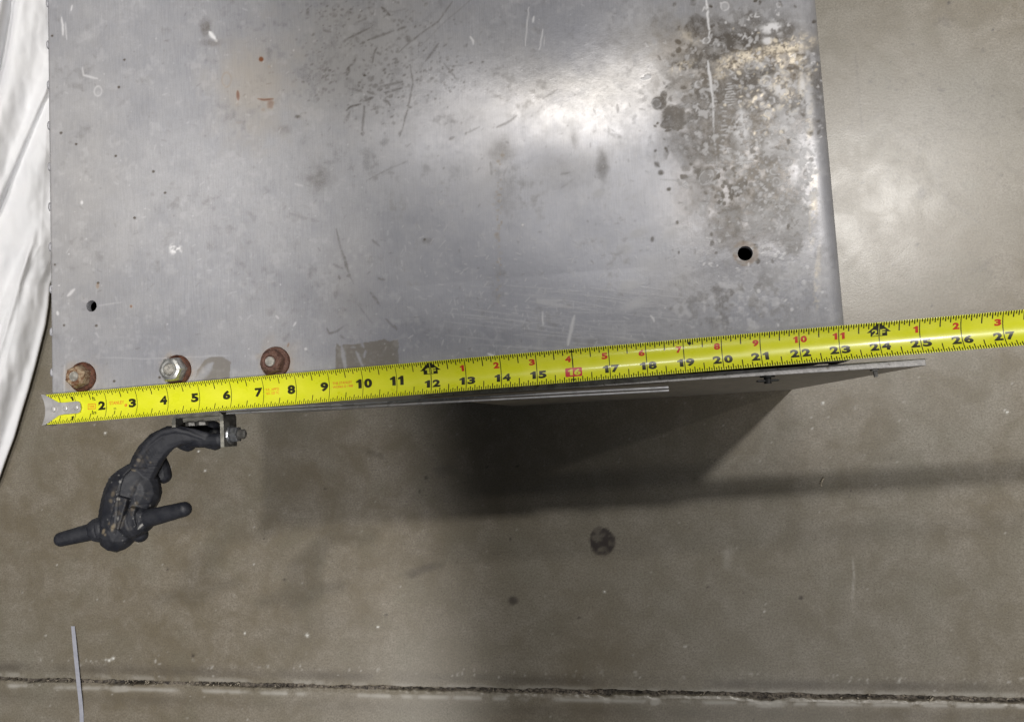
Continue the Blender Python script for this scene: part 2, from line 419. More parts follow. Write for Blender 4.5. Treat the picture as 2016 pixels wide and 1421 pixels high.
c1 = t.noise(v, 7.5, 6, 0.6, 0.6); c2 = t.noise(v, 26, 6, 0.62, 0.4); c3 = t.noise(v, 420, 4, 0.7); c4 = t.noise(v, 2.2, 3)
k = t.math('ADD', t.math('MULTIPLY', c1, 0.35), t.math('MULTIPLY', c2, 0.65))
c5 = t.noise(v, 110, 5, 0.7); col = t.mix(t.rng(k, 0.37, 0.66), (0.20,0.169,0.117), (0.315,0.281,0.23)); col = t.mix(t.rng(t.noise(v,17,5,0.6), 0.5, 0.64, 0.0, 0.35), col, (0.215,0.2,0.148)); col = t.mix(t.rng(c5, 0.36, 0.64, 0.0, 0.42), col, (0.185,0.157,0.113))
col = t.mix(t.rng(c4, 0.4, 0.62, 0.0, 0.35), col, (0.29,0.285,0.25))
col = t.mix(t.rng(c3, 0.35, 0.65, 0.0, 0.62), col, (0.14,0.121,0.092))
vor = t.n('ShaderNodeTexVoronoi'); vor.inputs['Scale'].default_value = 210; t.l(v, vor.inputs['Vector'])
col = t.mix(t.math('MULTIPLY', t.rng(vor.outputs['Distance'],0.0,0.16,0.35,0.0), t.rng(t.noise(v,60,2),0.55,0.7)), col, (0.5,0.48,0.43))
pores = t.noise(v, 620, 2, 0.5); col = t.mix(t.rng(pores, 0.64, 0.72, 0.0, 0.8), col, (0.06,0.05,0.04)); col = t.mix(t.rng(t.noise(v, 380, 3, 0.6), 0.66, 0.76, 0.0, 0.5), col, (0.42,0.39,0.34))
col = t.mix(d_, col, (0.045,0.036,0.032))
col = t.mix(w_, col, (0.56,0.54,0.5))
deb = t.mix(t.rng(t.noise(v, 240, 5, 0.7), 0.4, 0.62), (0.03,0.024,0.02), (0.2,0.17,0.135))
deb = t.mix(t.math('MULTIPLY', ch_, 0.6), deb, (0.012,0.01,0.009)); col = t.mix(s_, col, deb)  # shade of the deeper joint put into the debris colour by depth
t.set('Base Color', col)
ro = t.rng(c2, 0.3, 0.7, 0.29, 0.35); ro = t.math('ADD', ro, t.math('MULTIPLY', s_, 0.45)); ro = t.math('ADD', ro, t.math('MULTIPLY', w_, 0.2))
t.set('Roughness', ro); t.set('Specular IOR Level', 0.55)
t.bump(t.math('ADD', t.math('MULTIPLY', c3, 0.4), t.math('MULTIPLY', c2, 0.6)), 0.10, 0.002)
fl = link('floor', me, t.m); fl['kind'] = 'structure'

# loose bits lying in the joint
bm = bmesh.new(); r2 = random.Random(8)
for i in range(230):
    x = r2.uniform(-37,19); x = r2.gauss(-28,5) if r2.random()<0.35 else x
    y = kj*x+bj + r2.uniform(-0.13,0.08); L = r2.uniform(0.02,0.07)*(3.2 if r2.random()<0.22 else 1)
    vs = bmesh.ops.create_icosphere(bm, subdivisions=1, radius=1.0)['verts']
    mt = Matrix.Translation((x,y,-H-r2.uniform(0.03,0.14))) @ Matrix.Rotation(r2.gauss(0.1,0.9),4,'Z') @ Matrix.Diagonal((L,r2.uniform(0.01,0.055),r2.uniform(0.01,0.03),1))
    for v_ in vs: v_.co = mt @ (v_.co*(1+r2.uniform(-0.25,0.25)))
t = NT('joint_grit'); v = t.coord(); n = t.noise(v, 38, 3)
t.set('Base Color', t.mix(t.rng(n,0.38,0.62), (0.07,0.055,0.04), (0.42,0.37,0.29))); t.set('Roughness', 0.85)
o = bm_part('joint_debris', bm, t.m, None, True); o['kind'] = 'stuff'; o['label'] = 'grit and splinters lying in the dark floor joint'

# ------------------------------------------------------------------ aluminium box
box = root('aluminium_box', (-6,1,-H), 'large worn aluminium box with rusty nuts and two round holes in its lid', 'metal box')
PT = Map(); WH = Map(); RU = Map(); RE = Map(); SHEEN = Map()
# dark weathering at the right of the lid
reg = Map()
reg.blob(1470,150,185,150,1.0,0.55,0.0,0.35); reg.blob(1460,330,130,190,1.0,0.6,0.0,0.35); reg.blob(1400,250,110,120,0.9,0.6); reg.blob(1545,420,75,90,0.8,0.7)
blot = sstep(0.36,0.66, N2*0.55+N1*0.3+N3*0.25)
PT.a = np.maximum(PT.a, reg.a*(0.12+0.55*blot))
for u,v,r,a in ((1325,232,24,.62),(1311,243,11,.6),(1296,205,14,.65),(1340,212,12,.5),(1352,196,16,.5),(1372,205,18,.5),(1388,180,20,.45),(1306,186,10,.5),(1318,170,9,.4),(1345,165,16,.35),(1368,240,22,.45),(1350,325,14,.35),(1358,355,12,.3),(1370,52,26,.5),(1392,70,20,.42),(1480,35,24,.4),(1440,180,34,.55),(1470,165,30,.55),(1500,250,26,.5),(1425,230,26,.5),(1390,262,24,.42),(1545,170,16,.4),(1580,200,12,.5),(1440,60,30,.4),(1540,60,24,.45),(1390,350,24,.45),(1428,440,34,.4),(1490,400,36,.42),(1530,405,24,.4),(1450,470,26,.3),(1560,475,30,.42),(1405,395,18,.35),(1590,130,14,.4),(1420,120,24,.4)):
    PT.blob(u,v,r,r*r9.uniform(0.75,1.1),a,0.3,r9.uniform(0,3),0.45)
for i in range(520):
    u, v = 1450+r9.normal()*75, 250+r9.normal()*120
    if 1280<u<1612 and v<520: PT.blob(u,v,r9.uniform(2,8),r9.uniform(2,6),r9.uniform(0.25,0.7),0.5,r9.uniform(0,3),0.6)
for i in range(90):
    u, v = r9.uniform(1300,1640), r9.uniform(480,660); PT.blob(u,v,r9.uniform(2,6),r9.uniform(1.5,4),r9.uniform(0.06,0.2),0.6,r9.uniform(0,3),0.7)
# white oxide: rings, crusts, streaks
for u,v,r,w1,a in ((1391,80,8,3,.9),(1427,13,9,2.5,.6),(1375,166,7,3,.8),(1390,350,18,3,.65),(1524,338,8,3,.75),(1529,358,8,3,.7),(1545,315,8,3,.65),(1587,306,13,3.5,.8),(1512,223,6,3,.9),(1503,207,6,3,.9),(1518,198,8,4,.9),(1558,237,6,3,.8),(1590,250,9,3,.7),(1512,62,15,3,.4),(1475,137,9,2.5,.5),(1455,90,8,2,.4),(1418,94,12,2,.35),(1508,160,10,4,.9),(1545,147,8,3,.6),(1520,402,9,2.5,.4),(1436,344,9,2,.4),(1544,255,10,3,.7),(1473,243,7,3,.6),(1470,228,6,3,.6),(1533,10,5,2,.5),(1292,204,9,2.5,.5),(981,392,6,2,.4),(869,398,5,2,.45)):
    WH.ring(u,v,r*0.92,w1*0.85,a*0.85,r9.uniform(0.7,1.2),0.40,0.5,r9.uniform(0,3))
WH.blob(1460,255,17,42,.95,0.5,0.05,0.5,N3,0.36,0.55); WH.blob(1452,308,22,14,.9,0.5,0.2,0.5,N3,0.36,0.55); WH.blob(1518,55,20,12,.95,0.5,-0.3,0.5,N3,0.3,0.5); WH.blob(1513,80,12,8,.9,0.5,0,0.5,N3,0.35,0.55)
WH.blob(1520,292,28,16,.7,0.7,-0.2,0.6,N3,0.4,0.6); WH.blob(1560,175,16,26,.75,0.7,0,0.6,N3,0.42,0.6); WH.blob(1535,180,18,24,.85,0.6,0.3,0.6,N3,0.4,0.58); WH.blob(1580,170,10,30,.8,0.6,0,0.6,N3,0.42,0.6)
WH.blob(1590,385,24,16,.6,0.8,-0.4,0.6,N3,0.4,0.62); WH.blob(1545,445,40,22,.4,0.9,-0.4,0.7,N3,0.42,0.65); WH.blob(1480,415,34,20,.4,0.9,0,0.7,N3,0.45,0.65); WH.blob(1600,455,20,40,.45,0.9,0,0.7,N3,0.42,0.65); WH.blob(1240,30,60,30,.18,0.9,0,0.7,N3,0.45,0.65)
WH.blob(1555,540,70,50,.35,1.0,-0.4,0.7,N2,0.42,0.62); WH.blob(1500,590,90,40,.25,1.0,-0.2,0.7,N3,0.45,0.62); WH.blob(1610,560,30,70,.4,1.0,0,0.7,N2,0.42,0.62); WH.blob(1340,440,60,40,.2,1.0,0,0.7,N3,0.42,0.62)
for u,v,a,b,q_ in ((1258,458,20,10,.3),(1232,490,16,14,.26),(1238,563,26,12,.3),(1252,598,34,12,.26),(1322,462,24,16,.26),(1280,520,34,20,.14),(1180,380,16,10,.28)):
    WH.blob(u,v,a,b,q_,0.9,-0.3,0.4)
pl = [(1390,0),(1396,60),(1394,135),(1400,200),(1404,258),(1411,330)]
WH.stroke(pl[:2]+[(1396,75)], 4, .95, 0.28, wob=4); WH.stroke([(1393,120),(1399,160),(1402,190)], 4.5, .95, 0.25, wob=3); WH.stroke([(1398,140),(1404,195),(1405,255)], 3.5, .9, 0.4, wob=3); WH.stroke([(1404,250),(1412,325)], 3, .6, 0.48, wob=3)
for i in range(9):
    WH.stroke([(1428+r9.normal()*2,166+i*5.2),(1442+r9.normal()*3,164+i*5.2)],2,.4+.3*r9.random(),0.35)
for i in range(14):
    v = 200+i*9.5; WH.stroke([(1420+r9.normal()*3,v),(1428+r9.normal()*3,v+r9.normal()*3)],2.4,.6,0.3)
WH.stroke([(1535,262),(1578,284)],2.6,.85,0.3); WH.stroke([(1560,262),(1572,280)],2,.6); WH.stroke([(1449,322),(1483,318)],2.2,.8,0.2); WH.stroke([(1300,354),(1340,356),(1366,348)],3,.3,0.3)
for i in range(190):
    u, v = 1500+r9.normal()*70, 260+r9.normal()*130
    if 1300<u<1612 and v<560:
        a = r9.uniform(0,6.3); L = r9.uniform(2,11); WH.stroke([(u,v),(u+L*math.cos(a),v+L*math.sin(a)),(u+L*math.cos(a+.9),v+L*math.sin(a+.9))],r9.uniform(1.4,2.6),r9.uniform(.2,.75),0.2)
for i in range(240):
    u, v = r9.uniform(100,1640), r9.uniform(0,720); WH.blob(u,v,r9.uniform(0.8,1.8),None,r9.uniform(.15,.5),0.5)
for i in range(260):      # short hair scratches over the lower middle
    u, v = r9.uniform(760,1280), r9.uniform(440,700); a = r9.choice([1.3,0.15,2.0])+r9.normal()*0.4; L = r9.uniform(3,14)
    WH.stroke([(u,v),(u+L*math.cos(a),v+L*math.sin(a))],1.4,r9.uniform(.06,.28))
for i in range(90):       # long sanding lines
    u, v = r9.uniform(850,1250), r9.uniform(560,690); L = r9.uniform(40,160); s0 = 0.10+r9.normal()*0.05
    WH.stroke([(u,v),(u+L,v+s0*L)],1.3,r9.uniform(.04,.16),0.3)
for pts, wd, a in (([(412,63),(424,77)],7,.8),([(424,77),(427,82)],4,.4),([(925,72),(931,80),(932,88)],3,.7),([(142,11),(139,22)],2.4,.45),([(121,35),(123,50),(124,70)],3,.5),([(128,45),(132,78)],2,.3),([(162,134),(165,149),(192,155)],3,.35),([(133,582),(147,569)],5,.45),([(113,613),(114,620)],4,.5),
                   ([(1131,622),(1124,650),(1118,680)],7,.38),([(1068,614),(1068,642)],2,.5),([(1280,621),(1286,627),(1288,634)],3,.6),([(1105,592),(1060,594),(1125,606)],8,.22),([(1215,495),(1218,482)],2,.3),([(1034,90),(1041,14)],2,.45),([(1049,44),(1051,32)],3,.7),([(1062,97),(1069,58)],2,.5),([(1070,90),(1073,72)],1.6,.3),([(543,622),(549,627)],3,.35),([(577,642),(583,634)],2.4,.4),([(960,696),(972,700)],3,.55),([(580,362),(596,366)],3,.25),([(1270,84),(1275,92)],2.5,.6),([(194,602),(220,598),(238,596)],1.5,.18),([(195,703),(290,706),(450,700)],1.4,.14),([(127,718),(126,775)],1.6,.25),([(600,686),(604,688)],4,.45)):
    WH.stroke(pts, wd, a, 0.15, wob=2)
WH.blob(345,489,15,11,.95,0.4,0,0.8,N3,0.35,0.52); WH.blob(161,399,3,4,.6); WH.blob(1275,152,7,5,.95); WH.blob(1269,156,8,3,.6); WH.blob(1029,443,3,3,.8); WH.ring(193,180,7,2,.25,1.3)
# scuffs: the dark scribble area and single strokes
sc_reg = Map(); sc_reg.blob(725,110,170,150,1.0,0.9,-0.3,0.3)
PT.a = np.maximum(PT.a, sc_reg.a*sstep(0.56,0.72,N3*0.6+N2*0.45)*0.2)
for pts, wd, a in (([(678,79),(705,67),(732,54)],3.5,.6),([(700,74),(706,84)],8,.4),([(723,80),(750,70),(776,61)],4,.6),([(783,60),(800,53)],5,.55),([(785,104),(800,89),(833,64),(864,42),(891,3)],3,.5),([(837,122),(850,106),(864,86)],4,.5),([(787,269),(800,225),(813,167),(808,128)],2.6,.55),([(785,265),(792,255)],5,.4),([(712,265),(715,240),(718,208)],3.5,.55),([(713,258),(714,266)],7,.6),([(681,219),(690,211),(711,205)],3.5,.8),([(677,244),(690,220)],6,.4),([(717,199),(735,192)],5,.7),([(683,149),(687,132)],7,.7),([(690,131),(701,116)],5,.55),([(733,125),(736,108),(742,92)],3.5,.6),([(751,15),(768,31)],6,.7),([(760,22),(778,24),(800,17)],3,.3),([(748,170),(793,162)],5,.55),([(757,183),(792,174)],4,.6),([(686,175),(710,180)],5,.45),([(723,180),(736,185)],5,.65),([(763,198),(769,209)],4,.5),([(721,357),(760,336),(802,318)],2.6,.28),([(873,125),(885,138),(900,158)],3.4,.4),([(880,131),(912,129)],2,.25),([(700,45),(722,38)],4,.4),([(636,60),(652,64)],5,.4),([(800,70),(807,84)],9,.5),([(820,100),(880,40),(940,-10)],2,.25),([(730,160),(735,150)],6,.55),
                   ([(662,451),(671,490),(688,542),(696,558)],3.6,.42),([(676,500),(687,538)],6,.5),([(683,544),(690,540)],5,.6),([(666,542),(670,550)],5,.55),([(705,600),(720,620),(732,636)],2.6,.3),([(729,575),(740,590),(748,602)],5,.45),([(759,627),(772,640),(781,649)],3.4,.4),([(777,640),(781,650)],5,.5),([(643,646),(649,657),(662,653),(677,643)],4,.5),([(668,660),(678,667)],4,.35),([(744,547),(759,551)],4,.45),([(732,472),(748,485)],4,.35),([(664,560),(660,588)],8,.25),([(656,520),(674,528)],5,.3),([(570,420),(600,430),(628,436)],6,.2),([(985,310),(1015,306)],4,.3),([(1103,344),(1122,340)],3,.4),([(1104,370),(1130,352)],3,.25),([(978,251),(1002,240),(1018,228)],4,.35),([(1068,195),(1098,176)],4,.28),([(918,262),(945,250)],3,.28),([(884,275),(894,270)],5,.35),([(966,320),(968,345)],5,.28),([(1000,325),(990,350),(1000,365)],3,.25),([(1215,206),(1217,222)],4,.35),([(995,278),(1001,282)],5,.5),([(1105,340),(1125,341)],2,.3)):
    PT.stroke(pts, wd, a*0.6, 0.34, wob=2)
for cx_, cy_, sx_, sy_, n_ in ((625,140,22,16,90),(660,35,26,24,45),(672,85,26,8,30),(730,35,50,20,70),(760,180,40,22,70),(740,215,35,18,40),(620,175,20,14,35),(800,110,60,40,110),(640,20,30,10,25),(700,140,60,50,80),(850,130,50,50,70)):
    for i in range(n_):
        PT.blob(cx_+r9.normal()*sx_, cy_+r9.normal()*sy_, r9.uniform(1.5,5), r9.uniform(1.2,3.5), r9.uniform(.08,.34), 0.5, r9.uniform(-0.9,-0.2), 0.6)
for u,v,a,b,q_ in ((405,55,10,18,.35),(412,85,30,8,.22),(630,345,26,30,.26),(560,255,18,10,.2),(1186,330,12,34,.3),(1130,275,10,20,.2),(1000,380,26,60,.12),(650,285,10,8,.2),(585,230,6,4,.5),(1250,90,80,60,.16),(1310,60,40,40,.25),(990,300,30,25,.2),(840,475,12,8,.25),(1110,330,60,40,.1)):
    PT.blob(u,v,a,b,q_,0.9,0,0.6)
for u,v in ((245,118),(234,172),(120,262),(150,284),(228,307),(302,338),(325,380),(265,429),(103,71),(193,557),(126,640),(108,521),(225,750),(314,743),(190,641),(836,472),(718,149)):
    PT.blob(u,v,3,2.6,.85,0.4,0,0.3)
# rust
RU.blob(514,117,6,6,1.0,0.5); RU.blob(530,132,6,5,.35,0.7); RU.stroke([(468,179),(469,198)],7,.8,0.1); RU.blob(468,205,8,8,.3,0.8); RU.stroke([(507,195),(520,197),(538,195)],4.5,.85); RU.blob(533,206,12,15,.65,0.6,0,0.5,N3,0.3,0.55); RU.blob(518,216,6,5,.4,0.6,0,0.5); RU.ring(446,158,9,2.5,.35,1.5); RU.blob(500,170,90,110,.2,1.0,0,0.4); RU.blob(470,242,20,6,.2,0.8,0,0.7,N3,0.4,0.6)
RU.ring(1467,499,19,8,.45,1.0,0.38); RU.stroke([(1446,502),(1452,510)],7,.5); RU.stroke([(1460,522),(1476,520)],5,.4)
for u,v,r in ((161,742,33),(348,728,32),(541,713,33)):
    RU.blob(u,v,r*1.08,r*1.05,.55,0.6,0,0.35); RU.blob(u+8,v+4,r*1.3,r*1.2,.18,0.9,0,0.5)
RU.blob(570,690,26,16,.16,1,-0.5,0.4); RU.blob(530,675,16,22,.14,1,0.4,0.4); RU.blob(365,710,20,14,.15,1,0,0.4); RU.stroke([(566,683),(569,675)],3,.7); RU.blob(258,603,3,4,.8); RU.blob(192,563,4,6,.5); RU.blob(185,745,20,8,.2,1)
for v in range(300,600,6):
    RU.blob(982+r9.normal()*(5 if v<430 else 2.5), v, r9.uniform(2,5),r9.uniform(2,4),r9.uniform(.05,.4),0.7,0,0.6)
RU.blob(1340,90,60,40,.14,1,0,0.5); RU.blob(1500,110,120,30,.2,1,-0.25,0.5); RU.blob(1400,160,60,30,.14,1,-0.3,0.6); RU.blob(1560,150,50,40,.2,1,0,0.6); RU.blob(1350,400,60,90,.10,1,0,0.5); RU.blob(1450,300,140,200,.1,1,0,0.5)
# tape residue
RE.poly([(660,686),(663,677),(671,682),(676,679),(700,678),(713,675),(740,671),(757,667),(768,672),(778,668),(784,668),(785,760),(662,770)],.95,1.6)
for pts, wd in (([(673,680),(677,705),(682,740)],6),([(701,692),(708,708),(714,722)],5),([(719,690),(717,704)],4),([(712,674),(716,684)],5),([(690,684),(700,684)],2)):
    tmp = Map(); tmp.stroke(pts, wd, 0.9, 0, wob=3); RE.a -= tmp.a*RE.a
RE.a *= (0.82+0.3*sstep(0.3,0.6,vnoise(2.0,41)*0.5+N3*0.5)).clip(0,1)
m2 = Map(); m2.poly([(378,760),(388,728),(402,708),(420,702),(441,703),(455,712),(452,735),(450,760)],.85,1.6); tmp = Map(); tmp.stroke([(383,752),(400,735),(418,716)],16,.95,0.0,wob=3); m2.a -= tmp.a*m2.a
RE.a = np.maximum(RE.a, m2.a)
# painted lamp streak: paler, shinier metal; cleaner patches at the right
SHEEN.blob(1120,190,420,130,.75,1.0,-0.16,0.3); SHEEN.blob(1480,300,190,330,.5,1.0,0,0.3); SHEEN.blob(1520,112,110,26,1.0,0.8,-0.16,0.6); SHEEN.blob(1550,170,60,55,.6,0.9,0,0.7,N2,0.4,0.6); SHEEN.a = SHEEN.a*(0.55+0.6*N2)

lo = Map(); lo.blob(1460,590,180,90,1,1.0,-.2,.5); PT.a = np.maximum(PT.a, lo.a*0.42*sstep(0.47,0.62,N2*0.5+N3*0.5)).astype(np.float32); WH.a = np.maximum(WH.a, lo.a*0.28*sstep(0.5,0.64,np.roll(N2,40,0)*0.5+np.roll(N3,33,1)*0.5)).astype(np.float32)
for u,v,a,b,q_ in ((1460,262,20,52,.95),(1545,290,46,40,.6),(1585,330,22,60,.6),(1555,230,40,26,.7),(1500,130,60,12,.6),(1590,200,14,70,.7),(1520,60,26,14,.9),(1440,310,30,20,.6),(1490,430,60,30,.45),(1570,440,40,40,.5)):
    WH.blob(u,v,a,b,q_,0.8,0,0.6,N3*0.6+N2*0.4,0.44,0.55)
WM = Map(); BL = Map(); GLINT = Map()
WM.blob(700,110,210,180,.8,1.0,-0.3,0.4); WM.blob(500,170,90,120,.7,1.0,0,0.4); WM.blob(1000,200,260,60,.5,1.0,-0.2,0.4); WM.blob(1380,130,170,110,.5,1.0,0,0.4); WM.blob(140,400,120,330,.4,1.0,0,0.3); WM.blob(960,300,60,120,.5,1.0,0,0.5); WM.blob(1330,560,90,90,.5,1.0,0,0.5); WM.blob(690,560,60,130,.4,1.0,0,0.5)
BL.blob(1060,540,420,250,1.0,1.0,0,0.3); BL.blob(1450,420,260,260,.75,1.0,0,0.3); BL.blob(900,260,260,200,.5,1.0,0,.4); BL.blob(1120,60,110,90,.7,1.0,0,0.4); BL.blob(860,660,260,70,.7,1.0,0,0.3); BL.blob(1500,600,160,70,.6,1.0,-.3,0.5); BL.blob(300,690,260,60,.3,1.0); BL.blob(1060,310,120,50,.6,1.0,0,.4)  # bluish metal tint, also painting the dimmer middle of the lid darker
for u,v,a,b,q_,ro_ in ((1470,112,60,13,.9,-.2),(1545,92,55,13,.95,-.2),(1585,82,24,16,.8,0),(1440,128,34,10,.7,-.3),(1530,170,14,24,.95,.2),(1548,186,18,18,.9,0),(1578,172,10,30,.9,0),(1592,150,8,22,.7,0),(1500,160,12,9,.8,0),(1560,215,12,10,.8,0),(1535,212,10,9,.7,0),(1345,130,26,9,.5,-.4),(1360,75,26,10,.3,.4),(1515,235,10,16,.6,0),(1420,150,20,8,.5,-.3),(1575,120,18,10,.6,0),(1600,420,9,90,.5,0.05),(1610,540,8,70,.5,0.05),(1594,230,7,60,.6,.04),(1470,205,14,8,.4,0)):  # lamp glints on the bare metal painted as gold colour
    GLINT.blob(u,v,a,b,q_,0.7,ro_,0.5,N3*0.7+N4*0.3,0.40,0.56)
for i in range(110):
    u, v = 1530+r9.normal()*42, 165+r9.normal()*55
    if u < 1612 and v > 40: GLINT.blob(u,v,r9.uniform(1.5,6),r9.uniform(1.5,5),r9.uniform(.3,.9),0.5,r9.uniform(0,3),0.7)
for i in range(420):      # crusty pale flecks of the corroded right side
    u, v = 1530+r9.normal()*60, 340+r9.normal()*120
    if 1380 < u < 1622 and v < 660: WH.blob(u,v,r9.uniform(1.2,5),r9.uniform(1.2,4),r9.uniform(.2,.75),0.5,r9.uniform(0,3),0.8)
WH.a = np.maximum(WH.a, reg.a*0.65*sstep(0.585,0.67,N3*0.6+N2*0.4))
PT.a = np.maximum(PT.a, reg.a*0.8*sstep(0.58,0.70,N3*0.55+vnoise(9,66)*0.45))
# all-over fine scuffing
for i in range(600):
    u, v = r9.uniform(110,1630), r9.uniform(0,720); a = r9.normal()*0.5+r9.choice([1.45,0.1,2.2]); L = r9.uniform(2,12)
    (PT if r9.random()<.6 else WH).stroke([(u,v),(u+L*math.cos(a),v+L*math.sin(a))],r9.uniform(1.2,2.2),r9.uniform(.06,.22),0.3)
for i in range(420):
    u, v = 860+r9.normal()*240, 170+r9.normal()*140; PT.blob(u,v,r9.uniform(1,2.6),r9.uniform(1,2),r9.uniform(.06,.22),0.6,r9.uniform(0,3),0.7)
PT.a = np.maximum(PT.a, 0.15*sstep(0.54,0.72,N2*0.5+N3*0.5)*sstep(0.4,0.6,N1)).astype(np.float32)
WH.a = np.maximum(WH.a, 0.08*sstep(0.56,0.70,np.roll(N2,97,1)*0.5+np.roll(N3,51,0)*0.5)).astype(np.float32)

# lid: dense sheet with a turned-down edge at each side, two holes cut in it
pitch = 0.0235
RL, RR = 0.10, 0.55
flat = np.arange(XL+RL, XR-RR, pitch)
al = np.linspace(math.pi, math.pi/2, 7); ar = np.linspace(math.pi/2, 0, 17)
secx = np.r_[[XL,XL,XL], XL+RL+RL*np.cos(al), flat[1:], XR-RR+RR*np.cos(ar), [XR,XR,XR]]
secz = np.r_[[-2.2,-1.0,-0.4], -RL+RL*np.sin(al), 0*flat[1:], -RR+RR*np.sin(ar), [-0.8,-1.5,-2.6]]
YF = 1.18
ys = np.r_[np.arange(YF, 14.8, pitch), 15.2, 16, 17, 18]
SX, SY = np.meshgrid(secx, ys); SZ = np.repeat(secz[None,:], len(ys), 0)
# slight bow and dents of a used sheet
bow = -0.10*((SX+6)/11.5)**2*0 + 0.030*np.sin((SX+17)*0.33)*np.sin((SY-1)*0.28) + 0.012*np.sin(SX*1.1+SY*0.4)*np.sin(SY*0.9)
edge = np.clip(np.minimum(SX-XL, XR-SX)/1.5, 0, 1)*np.clip((SY-2.6)/1.5,0,1)
SZ = SZ + bow*edge - 0.0007*0
ncx, ncy = len(secx), len(ys)
V = np.c_[SX.ravel(), SY.ravel(), SZ.ravel()]
pu, pv = to_px(np.c_[V[:,0], V[:,1], V[:,2]])
idx = np.arange(ncx*ncy).reshape(ncy,ncx)
Fq = np.stack([idx[:-1,:-1],idx[:-1,1:],idx[1:,1:],idx[1:,:-1]],-1).reshape(-1,4)
holes = [(at(180.5,602.5,0), 0.175), (at(1467,499,0), 0.198)]
keep = np.ones(len(Fq), bool)
for hc, hr in holes:
    d = np.hypot(V[:,0]-hc[0], V[:,1]-hc[1]); ins = d < hr
    kill = ins[Fq].any(1); keep &= ~kill
    bd = np.unique(Fq[kill]); bd = bd[~ins[bd]]
    V[bd,0] = hc[0]+(V[bd,0]-hc[0])/d[bd]*hr; V[bd,1] = hc[1]+(V[bd,1]-hc[1])/d[bd]*hr
Fq = Fq[keep]
extraV, extraF = [], []
base = len(V)
for hc, hr in holes:
    n = 48; zz = [0.004, -0.03, -0.19]; rr_ = [hr+0.004, hr-0.006, hr-0.006]
    s0 = base+len(extraV)
    for z_, r_ in zip(zz, rr_):
        for k in range(n): extraV.append((hc[0]+r_*math.cos(2*math.pi*k/n), hc[1]+r_*math.sin(2*math.pi*k/n), z_ + 0.0))
    for a in range(2):
        for k in range(n): extraF.append((s0+a*n+k, s0+(a+1)*n+k, s0+(a+1)*n+(k+1)%n, s0+a*n+(k+1)%n))
zb = np.zeros(len(extraV))
V2 = np.r_[V, np.array(extraV)]
F2 = np.r_[Fq, np.array(extraF)]
me = raw('lid', W(V2)-ORG[box.name], F2, True)
uvl = me.uv_layers.new(name='UVMap')
li = np.empty(len(me.loops), np.int32); me.loops.foreach_get('vertex_index', li)
uvl.data.foreach_set('uv', (V2[li][:,:2]*0.04).astype(np.float32).ravel())
e0 = np.zeros(len(extraV))
S = lambda m: np.r_[m.sample(pu,pv)*((pv>-5)), e0]
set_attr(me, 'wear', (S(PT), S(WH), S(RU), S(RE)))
set_attr(me, 'sheen_tint', (S(SHEEN), S(WM), S(BL), S(GLINT)))
t = NT('weathered_aluminium'); v = t.coord()
d_, w_, r_, re_ = t.attr('wear'); p_, wm_, bl_, glint_ = t.attr('sheen_tint')
c1 = t.noise(v, 9, 5, 0.6, 0.5); c2 = t.noise(v, 42, 5, 0.62, 0.3); c3 = t.noise(v, 900, 3, 0.7); c4 = t.noise(v, 160, 4, 0.7)
vb = t.coord((1.0,0.045,1.0)); br = t.noise(vb, 1500, 3, 0.7)
k = t.math('ADD', t.math('MULTIPLY', c1, 0.55), t.math('MULTIPLY', c2, 0.45))
col = t.mix(t.rng(k, 0.36, 0.64), (0.335,0.339,0.373), (0.40,0.399,0.422))
col = t.mix(t.rng(c4, 0.42, 0.66, 0.0, 0.34), col, (0.32,0.315,0.33))
col = t.mix(t.rng(c3, 0.3, 0.7, 0.0, 0.36), col, (0.27,0.27,0.275))
col = t.mix(t.rng(br, 0.35, 0.65, 0.0, 0.16), col, (0.64,0.63,0.63))
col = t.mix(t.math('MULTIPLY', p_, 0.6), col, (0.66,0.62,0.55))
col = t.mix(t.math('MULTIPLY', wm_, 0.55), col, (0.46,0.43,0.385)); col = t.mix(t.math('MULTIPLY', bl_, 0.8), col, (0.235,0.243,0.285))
grain = t.rng(t.math('ADD', c4, t.math('MULTIPLY', c3, 0.4)), 0.55, 0.85, 0.72, 1.15)
col = t.mix(t.math('MINIMUM', t.math('MULTIPLY', t.math('MULTIPLY', d_, grain), 1.6), 0.95), col, (0.082,0.066,0.05))
col = t.mix(t.math('MULTIPLY', re_, 0.9), col, (0.185,0.165,0.138))
rust = t.mix(t.rng(r_, 0.1, 0.9), (0.42,0.31,0.17), (0.2,0.06,0.012))
col = t.mix(t.math('MULTIPLY', r_, 1.0), col, rust)
col = t.mix(glint_, col, (0.84,0.74,0.58))
col = t.mix(w_, col, (0.92,0.91,0.92))
t.set('Base Color', col)
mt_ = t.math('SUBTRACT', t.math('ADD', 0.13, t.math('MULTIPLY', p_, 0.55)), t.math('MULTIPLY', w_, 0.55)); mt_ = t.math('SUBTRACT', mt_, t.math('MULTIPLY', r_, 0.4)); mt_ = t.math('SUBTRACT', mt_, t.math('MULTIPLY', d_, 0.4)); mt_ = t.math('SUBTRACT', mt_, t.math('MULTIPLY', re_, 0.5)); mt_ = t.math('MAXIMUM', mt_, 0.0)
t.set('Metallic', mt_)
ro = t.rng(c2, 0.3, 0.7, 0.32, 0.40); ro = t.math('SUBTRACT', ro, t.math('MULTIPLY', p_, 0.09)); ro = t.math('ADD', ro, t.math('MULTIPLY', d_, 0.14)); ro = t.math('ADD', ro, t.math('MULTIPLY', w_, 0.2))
t.set('Roughness', ro); t.set('Anisotropic', 0.87); t.set('Anisotropic Rotation', 0.0)
tg = t.n('ShaderNodeTangent'); tg.direction_type = 'UV_MAP'; tg.uv_map = 'UVMap'; t.l(tg.outputs[0], t.b.inputs['Tangent'])
